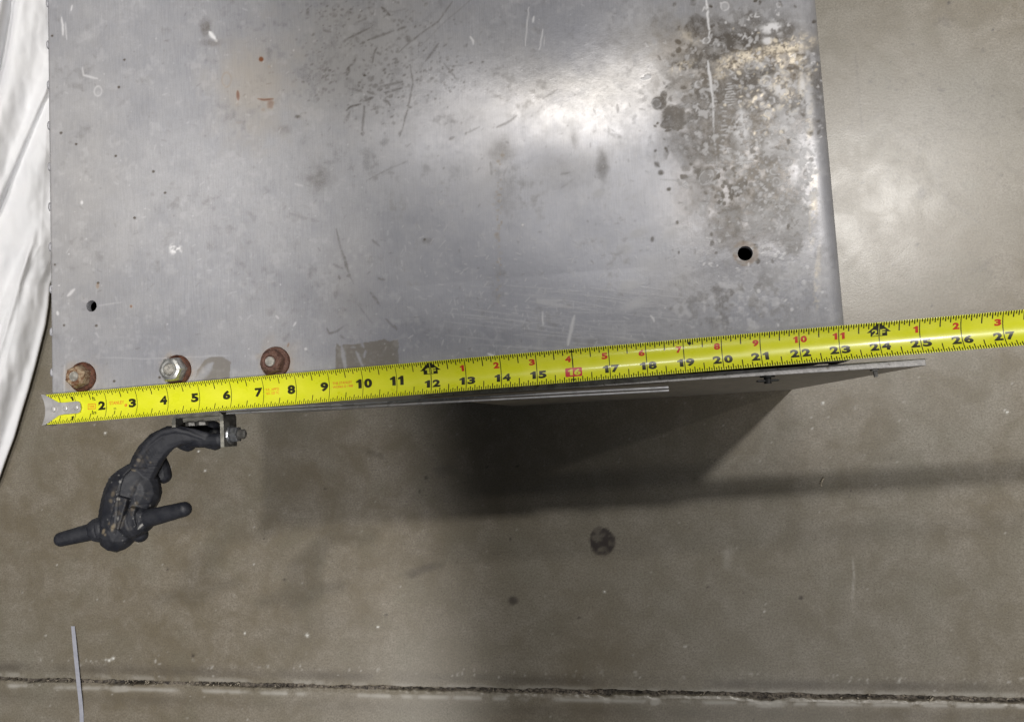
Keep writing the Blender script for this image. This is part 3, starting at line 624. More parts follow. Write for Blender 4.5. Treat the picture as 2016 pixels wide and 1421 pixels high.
t.bump(t.math('ADD', t.math('ADD', t.math('MULTIPLY', c4, 0.35), t.math('MULTIPLY', br, 0.25)), t.math('MULTIPLY', w_, 0.5)), 0.10, 0.0012)
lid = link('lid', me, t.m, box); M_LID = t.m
# walls below the lid
bm = bmesh.new(); add_box(bm, XL+0.05, XR-0.05, YF, YF+0.06, -1.1, -0.03); bm_part('front_flange', bm, M_DULL, box)
bm = bmesh.new(); add_box(bm, XL+0.2, XL+0.28, YF+0.1, 17.8, -H, -0.25); bm_part('side_wall', bm, M_DULL, box)
bm = bmesh.new(); add_box(bm, XR-0.3, XR-0.2, YF+0.1, 17.8, -H, -0.5); bm_part('side_wall', bm, M_DULL, box)
bm = bmesh.new(); add_box(bm, XL+0.28, XR-0.3, 17.7, 17.8, -H, -0.25); bm_part('back_wall', bm, M_DULL, box)
bm = bmesh.new(); add_box(bm, XL+0.28, XR-0.3, YF+0.1, YF+0.16, -H, -0.3); bm_part('front_wall', bm, M_DULL, box)
bm = bmesh.new(); add_box(bm, -6.0, 7.6, 0.93, 1.115, -H, -0.3, 0.02); PL_ = bm_part('end_plate', bm, M_EDGE, box, label='thick aluminium plate standing past the right side of the lid')
PL_.data.materials.append(metal('brown_plate_face', (0.40,0.365,0.31), 0.55, 0.15, 0.16, 60, (0.26,0.23,0.19)))  # front face browner than the rest of the plate
for p_ in PL_.data.polygons: p_.material_index = 1 if p_.normal.y < -0.7 else 0
# two thin lips of the front cover
for dy, th_ in ((0.0,0.05), (0.085,0.062)):
    bm = bmesh.new(); add_box(bm, -12.05, 0.98, 0.0, th_, -1.0, -0.50-0.05*(dy>0), 0.008, 1)
    for v_ in bm.verts: v_.co.y += 0.80+dy-0.0095*(v_.co.x+12.05)
    bm_part('cover_lip', bm, M_RAIL, box)
# wing bolt low on the end plate, and a small clip near its free edge
for (u0,v0,nm) in ((1512,757,'wing_bolt'),(1723,737,'edge_clip')):
    zz = -14.0
    for z_ in np.linspace(-0.5,-18,400):
        if at(u0,v0,z_)[1] <= 0.86: zz = z_; break
    p = at(u0,v0,zz); bm = bmesh.new()
    if nm == 'wing_bolt':
        add_cyl(bm, (p[0],0.93,p[2]), (p[0],0.72,p[2]), 0.1, n=12); add_cyl(bm, (p[0],0.93,p[2]), (p[0],0.89,p[2]), 0.2, n=20)
        add_box(bm, p[0]-0.3, p[0]+0.3, 0.77, 0.83, p[2]-0.07, p[2]+0.07, 0.04)
    else:
        add_box(bm, min(p[0],7.5)-0.1, min(p[0],7.5)+0.08, 0.88, 0.95, p[2]-0.1, p[2]+0.1, 0.02); add_cyl(bm, (min(p[0],7.5),0.9,p[2]), (min(p[0],7.5)+0.02,0.72,p[2]), 0.06, n=8)
    bm_part(nm, bm, M_BLACK if nm=='wing_bolt' else M_STEEL, box)
# knuckles along the left side
for i, v0 in enumerate((6,88,167,247,328,407,486,569,653,733)):
    p = at(np.interp(v0,[0,770],[91,104.5]), v0, -0.05); bm = bmesh.new()
    add_ring_profile(bm, (0,0,0), [(0.0001,-0.085),(0.05,-0.085),(0.085,-0.05),(0.095,0),(0.085,0.05),(0.05,0.085),(0.0001,0.085)], 14)
    for v_ in bm.verts: v_.co = Vector((XL-0.012+v_.co.x*0.62, p[1]+v_.co.z*1.5, -0.09+v_.co.y*0.8))
    bm_part('hinge_knuckle', bm, M_KNU, box, True)
# nuts with washers and bolt ends
def nut(px, hz, mats, hexr, cone, rot, rtip, smoothnut):
    c = at(px[0], px[1], 0.03); x, y = c[0], c[1]
    bm = bmesh.new()
    add_ring_profile(bm, (x,y,0.0), [(0.445,0.0),(0.45,0.035),(0.435,0.06),(0.40,0.085),(0.36,0.105),(0.2,0.115)], 36)
    for v_ in bm.verts:
        n = mnoise.noise(v_.co*7); v_.co.x += (v_.co.x-x)*0.02*n; v_.co.y += (v_.co.y-y)*0.02*n
    wsh = bm_part('washer', bm, mats[0], box, True)
    bm = bmesh.new()
    n = 48; rows = []
    prof = cone
    for k, (r, z, hexy) in enumerate(prof):
        row = []
        for j in range(n):
            a = 2*math.pi*j/n + rot; ah = ((a-rot) % (math.pi/3)) - math.pi/6
            hx = math.cos(math.pi/6)/math.cos(ah)
            rr0 = r*(hexy*hx + (1-hexy))
            q = mnoise.noise(Vector((math.cos(a)*2+px[0], math.sin(a)*2, z*6)))*0.012*(1 if smoothnut else 0.2)
            row.append(bm.verts.new((x+(rr0+q)*math.cos(a), y+(rr0+q)*math.sin(a), z*hz)))
        rows.append(row)
    for a, b in zip(rows[:-1], rows[1:]):
        for j in range(n): bm.faces.new((a[j],a[(j+1)%n],b[(j+1)%n],b[j]))
    bm.faces.new(rows[-1])
    nt = bm_part('nut', bm, mats[1], box, autos=28)
    bm = bmesh.new(); add_ring_profile(bm, (x,y,0), [(rtip, hz*0.7),(rtip, hz*0.98),(rtip*0.9, hz*1.03),(rtip*0.5,hz*1.04)], 24)
    be = bm_part('bolt_end', bm, mats[2], box, autos=40)
    be.parent = nt; wsh.parent = nt
    return nt
HEXN = [(0.38,0.1,1),(0.385,0.55,1),(0.375,0.80,1),(0.335,0.93,.75),(0.255,0.98,0),(0.235,1.0,0),(0.185,0.985,0),(0.165,0.93,0)]
CONE = [(0.36,0.1,1),(0.365,0.3,1),(0.345,0.6,1),(0.33,0.84,1),(0.26,0.97,.1),(0.235,1.0,0),(0.185,0.99,0),(0.165,0.94,0)]
CON3 = [(0.44,0.1,.0),(0.43,0.24,.0),(0.385,0.36,.9),(0.365,0.58,.95),(0.345,0.80,.8),(0.27,0.96,.1),(0.23,1.0,0),(0.18,0.985,0),(0.155,0.9,0)]
n_ = nut((162,742), 0.42, (M_RUST,M_TAN,M_BOLT), .35, CONE, 0.35, .15, True); n_['label'] = 'tan rusty flange nut nearest the left corner of the lid'
n_ = nut((348.5,728.5), 0.46, (M_RUST,M_ZINC,M_BOLT), .35, HEXN, 0.05, .16, False); n_['label'] = 'shiny zinc hex nut on a rusty washer'
n_ = nut((542,713), 0.40, (M_RUST,M_BROWN,M_BOLT), .35, CON3, 0.2, .145, True); n_['label'] = 'dark brown rusty flange nut right of the shiny nut'

# ------------------------------------------------------------------ latch on the front
Z0 = -0.9
def A(u,v,z=Z0): return Vector(at(u,v,z))
# U bracket: base against the cover, two cheeks, bolt across
pL, pR = A(347,815), A(441,812); 
yb = 0.90
bx0, bx1 = A(344,830)[0], A(445,830)[0]
ytip = A(432,880)[1]
bm = bmesh.new()
th = 0.115
prof_out = []; R_ = 0.2
zt, zb_ = -0.75, -1.55
out = [(bx0, ytip+0.55),(bx0, yb-R_)] + [(bx0+R_-R_*math.cos(a), yb-R_+R_*math.sin(a)) for a in np.linspace(0.2,math.pi/2,6)] + [(bx1-R_+R_*math.sin(a), yb-R_+R_*math.cos(a)) for a in np.linspace(0,math.pi/2-0.2,6)] + [(bx1, yb-R_),(bx1, ytip)]
inn = []
for (x, y) in out:
    cx_ = (bx0+bx1)/2
    xi = min(max(x, bx0+th), bx1-th); yi = min(y, yb-th)
    inn.append((xi, yi))
vt = [[bm.verts.new((x,y,z)) for (x,y) in L] for L in (out, inn) for z in (zt, zb_)]
ot, ob, it, ib = vt
n = len(out)
for i in range(n-1):
    bm.faces.new((ot[i],ot[i+1],it[i+1],it[i])); bm.faces.new((ob[i],ib[i],ib[i+1],ob[i+1]))
    bm.faces.new((ot[i],ob[i],ob[i+1],ot[i+1])); bm.faces.new((it[i],it[i+1],ib[i+1],ib[i]))
bm.faces.new((ot[0],it[0],ib[0],ob[0])); bm.faces.new((ot[-1],ob[-1],ib[-1],it[-1]))
bmesh.ops.remove_doubles(bm, verts=bm.verts, dist=0.0005)
brk = bm_part('latch_bracket', bm, M_STEEL, box, autos=30)
brk.data.materials.append(M_PALE)
for p_ in brk.data.polygons: p_.material_index = 1 if p_.normal.z > 0.7 else 0
bm = bmesh.new(); a, b = bx0+th+0.03, bx1-th-0.03
add_box(bm, a+0.18, b, yb-th-0.14, yb-th-0.004, -1.25, -0.80, 0.02); o = bm_part('backing_pad', bm, M_PALE, box); o.parent = brk
for u in (378,399):
    p = A(u,820); bm = bmesh.new(); add_cyl(bm, (p[0],yb-th-0.13,-0.86), (p[0],yb-th-0.27,-0.86), 0.17, n=6, bev=0.02); o = bm_part('bracket_bolt', bm, M_STEEL, box, autos=30); o.parent = brk
pn = A(446,856,-1.15); ynut = pn[1]
bm = bmesh.new(); add_cyl(bm, (bx1+0.005,ynut,-1.15), (bx1+0.06,ynut,-1.15), 0.29, 0.27, 28); o = bm_part('bolt_washer', bm, M_GREY, box, autos=30); o.parent = brk
bm = bmesh.new(); add_cyl(bm, (bx1+0.06,ynut,-1.15), (bx1+0.285,ynut,-1.15), 0.25, n=6, bev=0.025)
o = bm_part('bolt_nut', bm, M_GREY, box, autos=25); o.parent = brk
bm = bmesh.new()
for i in range(7): 
    x0 = bx1+0.27+i*0.028; add_cyl(bm, (x0,ynut,-1.15), (x0+0.014,ynut,-1.15), 0.125, 0.15, 18); add_cyl(bm, (x0+0.014,ynut,-1.15), (x0+0.028,ynut,-1.15), 0.15, 0.125, 18)
add_cyl(bm, (bx1+0.466,ynut,-1.15),(bx1+0.5,ynut,-1.15),0.12,0.08,18)
o = bm_part('bolt_thread', bm, M_STEEL, box); o.parent = brk
# rubber strap and T handle, one skin grown over shaped solids
bm = bmesh.new()
PPI = 62.0
def ball(u, v, z, r, sx=1, sy=1, sz=1, rot=0, sub=3):
    c = A(u,v,z); vs = bmesh.ops.create_icosphere(bm, subdivisions=sub, radius=1.0)['verts']
    mt = Matrix.Translation(c) @ Matrix.Rotation(rot,4,'Z') @ Matrix.Diagonal((r*sx/PPI, r*sy/PPI, r*sz/PPI, 1))
    for w_ in vs: w_.co = mt @ w_.co
def limb(pts, sz=1.0, step=0.18):
    """pts: (u,v,z,r px)"""
    for (a, b) in zip(pts[:-1], pts[1:]):
        n = max(2, int(math.hypot(b[0]-a[0], b[1]-a[1])/(max(min(a[3],b[3]),4)*step)))
        for i in range(n+1):
            f = i/n; q = [a[k]+(b[k]-a[k])*f for k in range(4)]
            ball(q[0],q[1],q[2],q[3],1,1,sz,0,2)
ZP = -1.12
limb([(354,868,ZP,14),(432,866,ZP,14)])                       # pivot tube in the bracket
limb([(362,871,ZP-.1,15),(370,873,ZP-.1,16)]); limb([(414,869,ZP-.1,15),(424,870,ZP-.1,16)])
# strap: broad and flat, sweeping out and down-page
strap = [(404,862,ZP+.10,12),(380,858,ZP+.16,15),(354,857,ZP+.2,19),(330,863,ZP+.2,24),(311,877,ZP+.18,28),(297,894,ZP+.15,30),(287,912,ZP+.1,31),(279,930,ZP+.05,30),(273,950,ZP,33)]
limb(strap, 0.55)
limb([(404,864,ZP+.16,4),(372,852,ZP+.27,5),(346,846,ZP+.34,6),(318,852,ZP+.36,7),(296,870,ZP+.34,8),(280,892,ZP+.3,8),(268,918,ZP+.26,8)],1.0)     # raised outer rim of the strap
# swelling and barrel
limb([(268,944,ZP,36),(256,962,ZP,45),(248,982,ZP,46),(243,1002,ZP,45),(238,1022,ZP,43),(233,1042,ZP,40),(229,1052,ZP,34)], 0.85)
limb([(281,957,ZP-.08,34),(283,971,ZP-.08,34),(277,986,ZP-.1,32)],0.95)
ax = (A(228,1050)-A(256,950)).normalized(); an_ = math.atan2(ax.y, ax.x)
for (u_,v_,z_,l_,w_) in ((238,1008,ZP+.50,0.98,0.36),(214,1018,ZP+.36,0.62,0.22),(262,1014,ZP+.40,0.5,0.24)):
    bq = bmesh.new(); add_box(bq, -l_/2, l_/2, -w_/2, w_/2, -0.25, 0.17, 0.04)
    mq = Matrix.Translation(A(u_,v_,z_)) @ Matrix.Rotation(an_,4,'Z')
    bmesh.ops.transform(bq, matrix=mq, verts=bq.verts); mt_q = bpy.data.meshes.new('q'); bq.to_mesh(mt_q); bq.free(); bm.from_mesh(mt_q); bpy.data.meshes.remove(mt_q)
limb([(362,846,-1.75,15),(420,842,-1.75,15)]); limb([(362,856,-1.7,14),(424,852,-1.7,14)])  # rubber filler added to blacken the shaded cavity in the bracket
limb([(316,908,ZP-.5,13),(320,924,ZP-.55,16),(322,936,ZP-.55,16)],1.0)           # tab hanging below the strap
# raised bands along the barrel

# lobes at the end and collars of the pins
ball(214,1058,ZP-.02,17); ball(220,1066,ZP+.02,13); ball(276,1052,ZP-.05,15); ball(270,1046,ZP,17); ball(242,1052,ZP,22,1,0.8,1)
limb([(186,1043,ZP+.1,19),(196,1042,ZP+.1,25),(204,1041,ZP+.1,22)],0.95)
limb([(262,1028,ZP+.15,30),(274,1024,ZP+.15,28),(283,1021,ZP+.15,20)],0.95)
for (u0,v0,u1,v1,dz0,dz1,r_) in ((270,1026,284,1021,.14,.2,.40),(258,1030,268,1027,.12,.14,.47),(200,1042,190,1044,.1,.12,.34),(207,1040,199,1042,.08,.1,.40)):
    add_cyl(bm, A(u0,v0,ZP+dz0), A(u1,v1,ZP+dz1), r_, n=32)
limb([(206,1008,ZP+.28,8),(199,1030,ZP+.24,8)],0.7)
me0 = bpy.data.meshes.new('tmp'); bm.to_mesh(me0); bm.free()
ob_ = bpy.data.objects.new('tmp', me0); C.objects.link(ob_)
m = ob_.modifiers.new('r','REMESH'); m.mode = 'VOXEL'; m.voxel_size = 0.02; m.use_smooth_shade = True
m = ob_.modifiers.new('s','SMOOTH'); m.factor = 0.5; m.iterations = 3
dg = bpy.context.evaluated_depsgraph_get(); me1 = bpy.data.meshes.new_from_object(ob_.evaluated_get(dg)); bpy.data.objects.remove(ob_)
n = len(me1.vertices); co = np.empty(n*3, np.float32); me1.vertices.foreach_get('co', co); co = co.reshape(-1,3).astype(float)
lu, lv = to_px(co)
LD = Map(); LG = Map()
for u,v,a,b,q_ in ((222,1037,6,10,1.0),(215,1030,4,5,.6),(204,1045,4,9,.9),(207,1052,3,4,.8),(272,906,6,5,.6),(266,916,5,3,.5),(262,925,9,3,.7),(296,910,3,3,.5),(222,972,6,9,.5),(218,985,5,5,.55),(233,983,6,4,.6),(262,1000,5,8,.45),(268,990,5,5,.4)):
    LD.blob(u,v,a,b,q_,0.5,0.3,0.8)
LD.blob(250,985,50,60,.3,1.0,0,0.7,N3,0.56,0.72); LD.blob(235,1000,25,50,.3,1.0,0,0.7,N3,0.52,0.7); LD.blob(280,900,25,30,.25,1.0,0,0.7,N3,0.5,0.7)
LG.stroke([(272,1041),(277,1035),(283,1030)],3,.9); LG.stroke([(340,1006),(348,1001)],2.5,.6); LG.blob(233,982,4,3,.6); LG.blob(231,1020,3,5,.5); LG.blob(236,948,2,3,.6); LG.blob(318,1003,2,2,.3)
for i in range(26): LG.blob(245+r9.normal()*30, 985+r9.normal()*40, r9.uniform(.8,1.8),None,r9.uniform(.2,.6),0.5)
for pts in ([(243,940),(236,955),(232,975),(230,1010),(226,1050)],[(253,955),(251,985),(247,1010)],[(243,945),(262,926),(285,924)]):
    pass
crease = Map(); crease.stroke([(244,934),(236,955),(232,980),(229,1015),(226,1050)],2.2,.9); crease.stroke([(243,936),(258,922),(290,922)],2.2,.7); crease.stroke([(252,985),(250,1012)],2,.6); crease.stroke([(266,1005),(270,1040)],2.4,.7)
nz = co[:,2] > ZP-0.1
co[:,2] -= crease.sample(lu,lv)*0.04*nz
wv = np.array([mnoise.noise(Vector(c*6.0)) for c in co]); nrm = np.empty(n*3, np.float32); me1.vertices.foreach_get('normal', nrm); co += nrm.reshape(-1,3)*(wv*0.006)[:,None]
me1.vertices.foreach_set('co', (W(co)-ORG[box.name]).astype(np.float32).ravel()); me1.update()
me1.polygons.foreach_set('use_smooth', np.ones(len(me1.polygons), bool))
set_attr(me1, 'wear', (LD.sample(lu,lv)*nz, LG.sample(lu,lv)*nz, crease.sample(lu,lv)*nz, 0*wv))
def rubber(name, use_attr):
    t = NT(name); v = t.coord(); n1 = t.noise(v, 90, 5, 0.65); n2 = t.noise(v, 420, 4, 0.7)
    col = t.mix(t.rng(n1, 0.35, 0.65), (0.015,0.0165,0.023), (0.028,0.0295,0.037))
    col = t.mix(t.rng(n2, 0.52, 0.75, 0, 0.28), col, (0.06,0.057,0.054))
    if use_attr:
        d_, g_, c_, _ = t.attr('wear'); col = t.mix(d_, col, (0.22,0.18,0.125)); col = t.mix(g_, col, (0.45,0.44,0.42)); col = t.mix(t.math('MULTIPLY', c_, 0.6), col, (0.01,0.01,0.01))
    t.set('Base Color', col); t.set('Roughness', t.rng(n1, 0.3, 0.7, 0.48, 0.66)); t.set('Specular IOR Level', 0.5)
    t.bump(t.math('ADD', n1, t.math('MULTIPLY', n2, 0.4)), 0.22, 0.001); return t.m
M_RUB = rubber('dirty_rubber', True); M_PIN = rubber('clean_rubber', False)
latch = link('latch_strap', me1, M_RUB, box); latch['label'] = 'dirty black rubber strap with a swollen end, hanging from the bracket'
for (u0,v0,z0,r0,u1,v1,z1,r1) in ((197,1042,ZP+.1,17.5,121,1061,ZP+.25,14),(276,1024,ZP+.15,18,363,1002,ZP+.35,14)):
    a = A(u0,v0,z0); b = A(u1,v1,z1); bm = bmesh.new(); d = (b-a); L = d.length; ra, rb = r0/PPI, r1/PPI
    prof = [(0.0001,-ra*0.2),(ra,0)] + [(ra+(rb-ra)*f, L*f) for f in np.linspace(0.05,1,14)] + [(rb*math.cos(a_), L+rb*0.95*math.sin(a_)) for a_ in np.linspace(0.1,math.pi/2-0.01,9)]
    rows = add_ring_profile(bm, (0,0,0), prof, 28); q = d.to_track_quat('Z','Y').to_matrix().to_4x4(); mt = Matrix.Translation(a) @ q
    for v_ in bm.verts: v_.co = mt @ v_.co
    o = bm_part('handle_pin', bm, M_PIN, box, True); o.parent = latch

# ------------------------------------------------------------------ tape measure
tape = root('tape_measure', (TX0,TY0,0), 'yellow steel tape measure laid across the front edge of the lid', 'tape measure')
TH, SAG = 0.452, 0.155
ca, sa = math.cos(TAL), math.sin(TAL)
def zt_(s, t):     # blade rests on the lid and floats a little past its right edge
    return 0.012 + SAG*(t/TH)**2*(1-0.0*s) + 0.012*np.sin(s*0.21)
def B(s, t, h=0.0):
    s = np.asarray(s, float); t = np.asarray(t, float)
    return np.stack([TX0+s*ca-t*sa, TY0+s*sa+t*ca, zt_(s,t)+h], -1)
S_END = 60.0
ss = np.r_[np.arange(0.03, 30, 0.06), np.arange(30, S_END, 0.2)]
tt = np.linspace(-TH, TH, 25)
Sg, Tg = np.meshgrid(ss, tt)
a = B(Sg,Tg,0.0).reshape(-1,3); b = B(Sg,Tg,-0.007).reshape(-1,3)
ns, nt2 = len(ss), len(tt); id0 = np.arange(ns*nt2).reshape(nt2,ns); id1 = id0+ns*nt2
q = lambda I: np.stack([I[:-1,:-1],I[:-1,1:],I[1:,1:],I[1:,:-1]],-1).reshape(-1,4)
rim = lambda u_, v_: np.stack([u_[:-1],v_[:-1],v_[1:],u_[1:]],-1)
Fq = np.r_[q(id0), q(id1)[:,::-1], rim(id0[0],id1[0]), rim(id1[-1],id0[-1]), rim(id1[:,0],id0[:,0]), rim(id0[:,-1],id1[:,-1])]
t = NT('tape_yellow'); v = t.coord(); n1 = t.noise(v, 60, 4); n2 = t.noise(v, 700, 3)
col = t.mix(t.rng(n1, 0.3, 0.7), (0.80,0.83,0.022), (0.86,0.87,0.045)); 
vs_ = t.coord((0.05,1,1)); sl = t.noise(vs_, 900, 4, 0.7); col = t.mix(t.rng(sl, 0.70, 0.8, 0, 0.12), col, (0.4,0.4,0.06)); col = t.mix(t.rng(n2,0.7,0.8,0,0.4), col, (0.45,0.44,0.1))
t.set('Base Color', col); t.set('Roughness', t.rng(n1,0.3,0.7,0.26,0.36)); t.set('Coat Weight', 0.35); t.set('Coat Roughness', 0.14); t.set('Specular IOR Level', 0.5)
t.bump(n2, 0.05, 0.0004)
blade = part('blade', np.r_[a,b], Fq, t.m, tape, True)
def ink(name, c, rough=0.35):
    t = NT(name); v = t.coord(); n = t.noise(v, 500, 4, 0.7); t.set('Base Color', t.mix(t.rng(n,0.45,0.75,0,0.35), c, tuple(min(1,x*1.5+0.012) for x in c))); t.set('Roughness', rough); t.set('Coat Weight', 0.3); t.set('Coat Roughness', 0.15); return t.m
K_BLK = ink('black_ink', (0.022,0.022,0.008)); K_RED = ink('red_ink', (0.62,0.045,0.02)); K_ORG = ink('orange_ink', (0.80,0.20,0.03)); K_ROSE = ink('rose_ink', (0.62,0.05,0.06)); K_YEL = ink('yellow_ink', (0.72,0.74,0.05)); K_GRN = ink('worn_ink', (0.16,0.17,0.015))
LIFT = 0.0022
def strip(quads, name, mat, parent, lift=LIFT, nt=4, label=None):
    """quads: (s0,s1,t0,t1) little printed bars laid on the curved blade"""
    V, F = [], []
    for (s0,s1,t0,t1) in quads:
        k = max(1, int(abs(t1-t0)/0.05)); b0 = len(V)
        for i in range(k+1):
            t_ = t0+(t1-t0)*i/k
            V += [B(s0,t_,lift), B(s1,t_,lift)]
        for i in range(k): F.append((b0+2*i,b0+2*i+1,b0+2*i+3,b0+2*i+2))
    return part(name, np.array(V), F, mat, parent, False, label)
ticks = []
for k in range(1, int(36*16)):
    s = k/16.0
    if s > 35.6: break
    wd = 0.0125 if s < 12 else 0.0145
    if k % 16 == 0:
        continue
    L = 0.235 if k % 8 == 0 else 0.150 if k % 4 == 0 else 0.112 if k % 2 == 0 else 0.078
    ticks.append((s-wd, s+wd, TH-0.003, TH-0.003-L*1.05)); 
    if s > 0.1: ticks.append((s-wd*0.9, s+wd*0.9, -TH+0.003, -TH+0.003+L))
strip(ticks, 'scale_ticks', K_BLK, blade)
lines = []
for k in range(1, 36):
    w2 = 0.0085 if k < 12 else 0.0115
    if k == 1: lines += [(1-w2,1+w2,TH-.003,0.17),(1-w2,1+w2,-TH+.003,-0.17)]
    elif k == 16: continue
    else: lines.append((k-w2,k+w2,TH-.003,-TH+.003))
for ln in lines: strip([ln], 'inch_line', K_BLK, blade)
strip([(16-.016,16+.016,TH-.003,-TH+.003)], 'stud_line', K_BLK, blade)
def cut_rows(V, F, step=0.035):
    """slice a flat print along the tape so that it can follow the curve of the blade"""
    bm = bmesh.new(); vs = [bm.verts.new((x, y, 0)) for x, y in V]
    for f in F:
        try: bm.faces.new([vs[i] for i in f])
        except ValueError: pass
    lo, hi = min(v[1] for v in V), max(v[1] for v in V)
    for t_ in np.arange(math.ceil(lo/step)*step, hi, step):
        bmesh.ops.bisect_plane(bm, geom=bm.verts[:]+bm.edges[:]+bm.faces[:], plane_co=(0,t_,0), plane_no=(0,1,0), dist=1e-5)
    bmesh.ops.triangulate(bm, faces=bm.faces[:]); bm.verts.index_update()
    V = np.array([v.co[:2] for v in bm.verts]); F = [tuple(v.index for v in f.verts) for f in bm.faces]; bm.free()
    return V, F
def poly_print(pts, name, mat, lift=LIFT):
    """outline in (s,t) filled and laid on the blade"""
    V, F = cut_rows([tuple(p) for p in pts], [tuple(range(len(pts)))])
    return part(name, B(V[:,0], V[:,1], lift), F, mat, blade)
_glyph = {}
def glyph(txt, bold):
    key = (txt, bold)
    if key not in _glyph:
        fc = bpy.data.curves.new('t','FONT'); fc.body = txt; fc.size = 1.0; fc.offset = bold; fc.resolution_u = 4; fc.fill_mode = 'FRONT'
        fo = bpy.data.objects.new('t', fc); C.objects.link(fo)
        dg = bpy.context.evaluated_depsgraph_get(); me = bpy.data.meshes.new_from_object(fo.evaluated_get(dg)); bpy.data.objects.remove(fo)
        V = np.array([v_.co[:2] for v_ in me.vertices]); F = [tuple(p.vertices) for p in me.polygons]
        V = V-V.min(0); V = V/V.max(0); _glyph[key] = (V, F)
    return _glyph[key]
def put(txt, s0, s1, t0, t1, mat, bold=0.055, name='number', lift=LIFT, slant=0.0):
    V, F = glyph(txt, bold)
    V2, F2 = cut_rows(list(zip(s0+V[:,0]*(s1-s0), t0+V[:,1]*(t1-t0))), F)
    return part(name, B(V2[:,0],V2[:,1],lift), F2, mat, blade)
# number one in its own shape: flag and foot-less stem, as on the blade
def one(s1, t0, t1, mat, w=0.15, lift=LIFT, name='number'):
    h = t1-t0
    return poly_print([(s1-w*0.62,t0),(s1,t0),(s1,t1),(s1-w*0.45,t1),(s1-w*0.62,t0+h*0.90),(s1-w,t0+h*0.80),(s1-w,t0+h*0.62),(s1-w*0.62,t0+h*0.66)], name, mat, lift)
G = 0.035
def number(txt, line, t0, t1, mat, dw, split):
    if not split:
        if txt == '1': return one(line-G, t0, t1, mat, dw*0.72)
        return put(txt, line-G-dw, line-G, t0, t1, mat)
    a_, b_ = txt
    if a_ == '1': one(line-G, t0, t1, mat, dw*0.7)
    else: put(a_, line-G-dw, line-G, t0, t1, mat)
    if b_ == '1': one(line+G+dw*0.7, t0, t1, mat, dw*0.7)
    else: put(b_, line+G, line+G+dw, t0, t1, mat)
for k in range(2, 12):
    number(str(k), k, -0.135, 0.125, K_BLK, 0.235, k >= 10)
for k in range(12, 36):
    if k == 16: continue
    number(str(k), k, -0.275, -0.065, K_BLK, 0.225, True)
for k in range(13, 36):
    r = k-12 if k < 24 else k-24
    if r == 0: continue
    number(str(r), k, 0.105, 0.275, K_RED, 0.165, r >= 10)
# sixteen inch stud mark
def rrect(s0,s1,t0,t1,r):
    P_ = []
    for (cx_,cy_,a0) in ((s1-r,t1-r,0),(s0+r,t1-r,90),(s0+r,t0+r,180),(s1-r,t0+r,270)):
        for a in (0,30,60,90): P_.append((cx_+r*math.cos(math.radians(a0+a)), cy_+r*math.sin(math.radians(a0+a))))
    return P_
poly_print(rrect(15.78,16.24,-0.30,-0.055,0.03), 'stud_box', K_ROSE, LIFT*1.6)
one(15.985, -0.262, -0.093, K_YEL, 0.13, LIFT*2.4); put('6', 16.02, 16.20, -0.262, -0.093, K_YEL, 0.04, 'number', LIFT*2.4)
for sgn in (1,-1):
    poly_print([(16.0,sgn*(TH-.012)),(16.075,sgn*(TH-.105)),(16.02,sgn*(TH-.085)),(15.98,sgn*(TH-.085)),(15.925,sgn*(TH-.105))], 'stud_arrow', K_BLK, LIFT*1.6)
dmd = [(19.17+0.055*math.cos(a)*(1 if i%2==0 else 0.75), 0.33+0.055*math.sin(a)*(1 if i%2==0 else 0.75)) for i,a in enumerate(np.linspace(0,2*math.pi,9)[:-1])]
poly_print(dmd, 'diamond_mark', K_BLK, LIFT*1.4)
# foot marks
for k, ch in ((12,'1'),(24,'2')):
    poly_print([(k,TH-.01),(k+.30,0.20),(k+.205,0.205),(k+.205,0.10),(k-.205,0.10),(k-.205,0.205),(k-.30,0.20)], 'foot_mark', K_BLK, LIFT*1.6)
    if ch == '1': one(k-.028, 0.115, 0.275, K_YEL, 0.11, LIFT*2.4)
    else: put('2', k-.175, k-.028, 0.115, 0.27, K_YEL, 0.03, 'number', LIFT*2.4)
    put('F', k+.032, k+.16, 0.115, 0.27, K_YEL, 0.03, 'letter', LIFT*2.4)
    strip([(k-.008,k+.008,TH-.01,0.10)], 'foot_line', K_YEL, blade, LIFT*2.4)
# small print of the first foot
one(0.955, 0.21, 0.335, K_BLK, 0.1); one(0.955, -0.37, -0.25, K_BLK, 0.1)
put('ft', 1.56, 1.66, 0.165, 0.285, K_BLK, 0.02, 'letter'); put('In', 1.535, 1.675, -0.245, -0.135, K_BLK, 0.015, 'letter')
def frame_print(s0,s1,t0,t1,w_,name,mat):
    strip([(s0,s1,t1-w_,t1),(s0,s1,t0,t0+w_),(s0,s0+w_,t0+w_,t1-w_),(s1-w_,s1,t0+w_,t1-w_)], name, mat, blade)
frame_print(1.385,1.645,-0.09,0.075,0.018,'logo_box',K_ORG); put('25ft', 1.43, 1.60, -0.045, 0.03, K_ORG, 0.02, 'letter')
put('STANLEY', 2.10, 2.575, -0.005, 0.095, K_ORG, 0.015, 'letter')
ring_ = [(2.63+0.045*math.cos(a), -0.055+0.045*math.sin(a)) for a in np.linspace(0,2*math.pi,17)[:-1]]
poly_print(ring_, 'registered_mark', K_ORG); put('R', 2.61, 2.65, -0.083, -0.028, K_YEL, 0.0, 'letter', LIFT*2.2)
strip([(2.23,2.32,-0.115,-0.10),(2.24,2.33,-0.155,-0.14),(2.27,2.30,-0.30,-0.19)], 'worn_print', K_GRN, blade); 
put("P.R. APP'D", 7.07, 7.47, 0.01, 0.085, K_ORG, 0.01, 'letter'); put('NO. 520 TC', 7.07, 7.47, -0.095, -0.02, K_ORG, 0.01, 'letter')
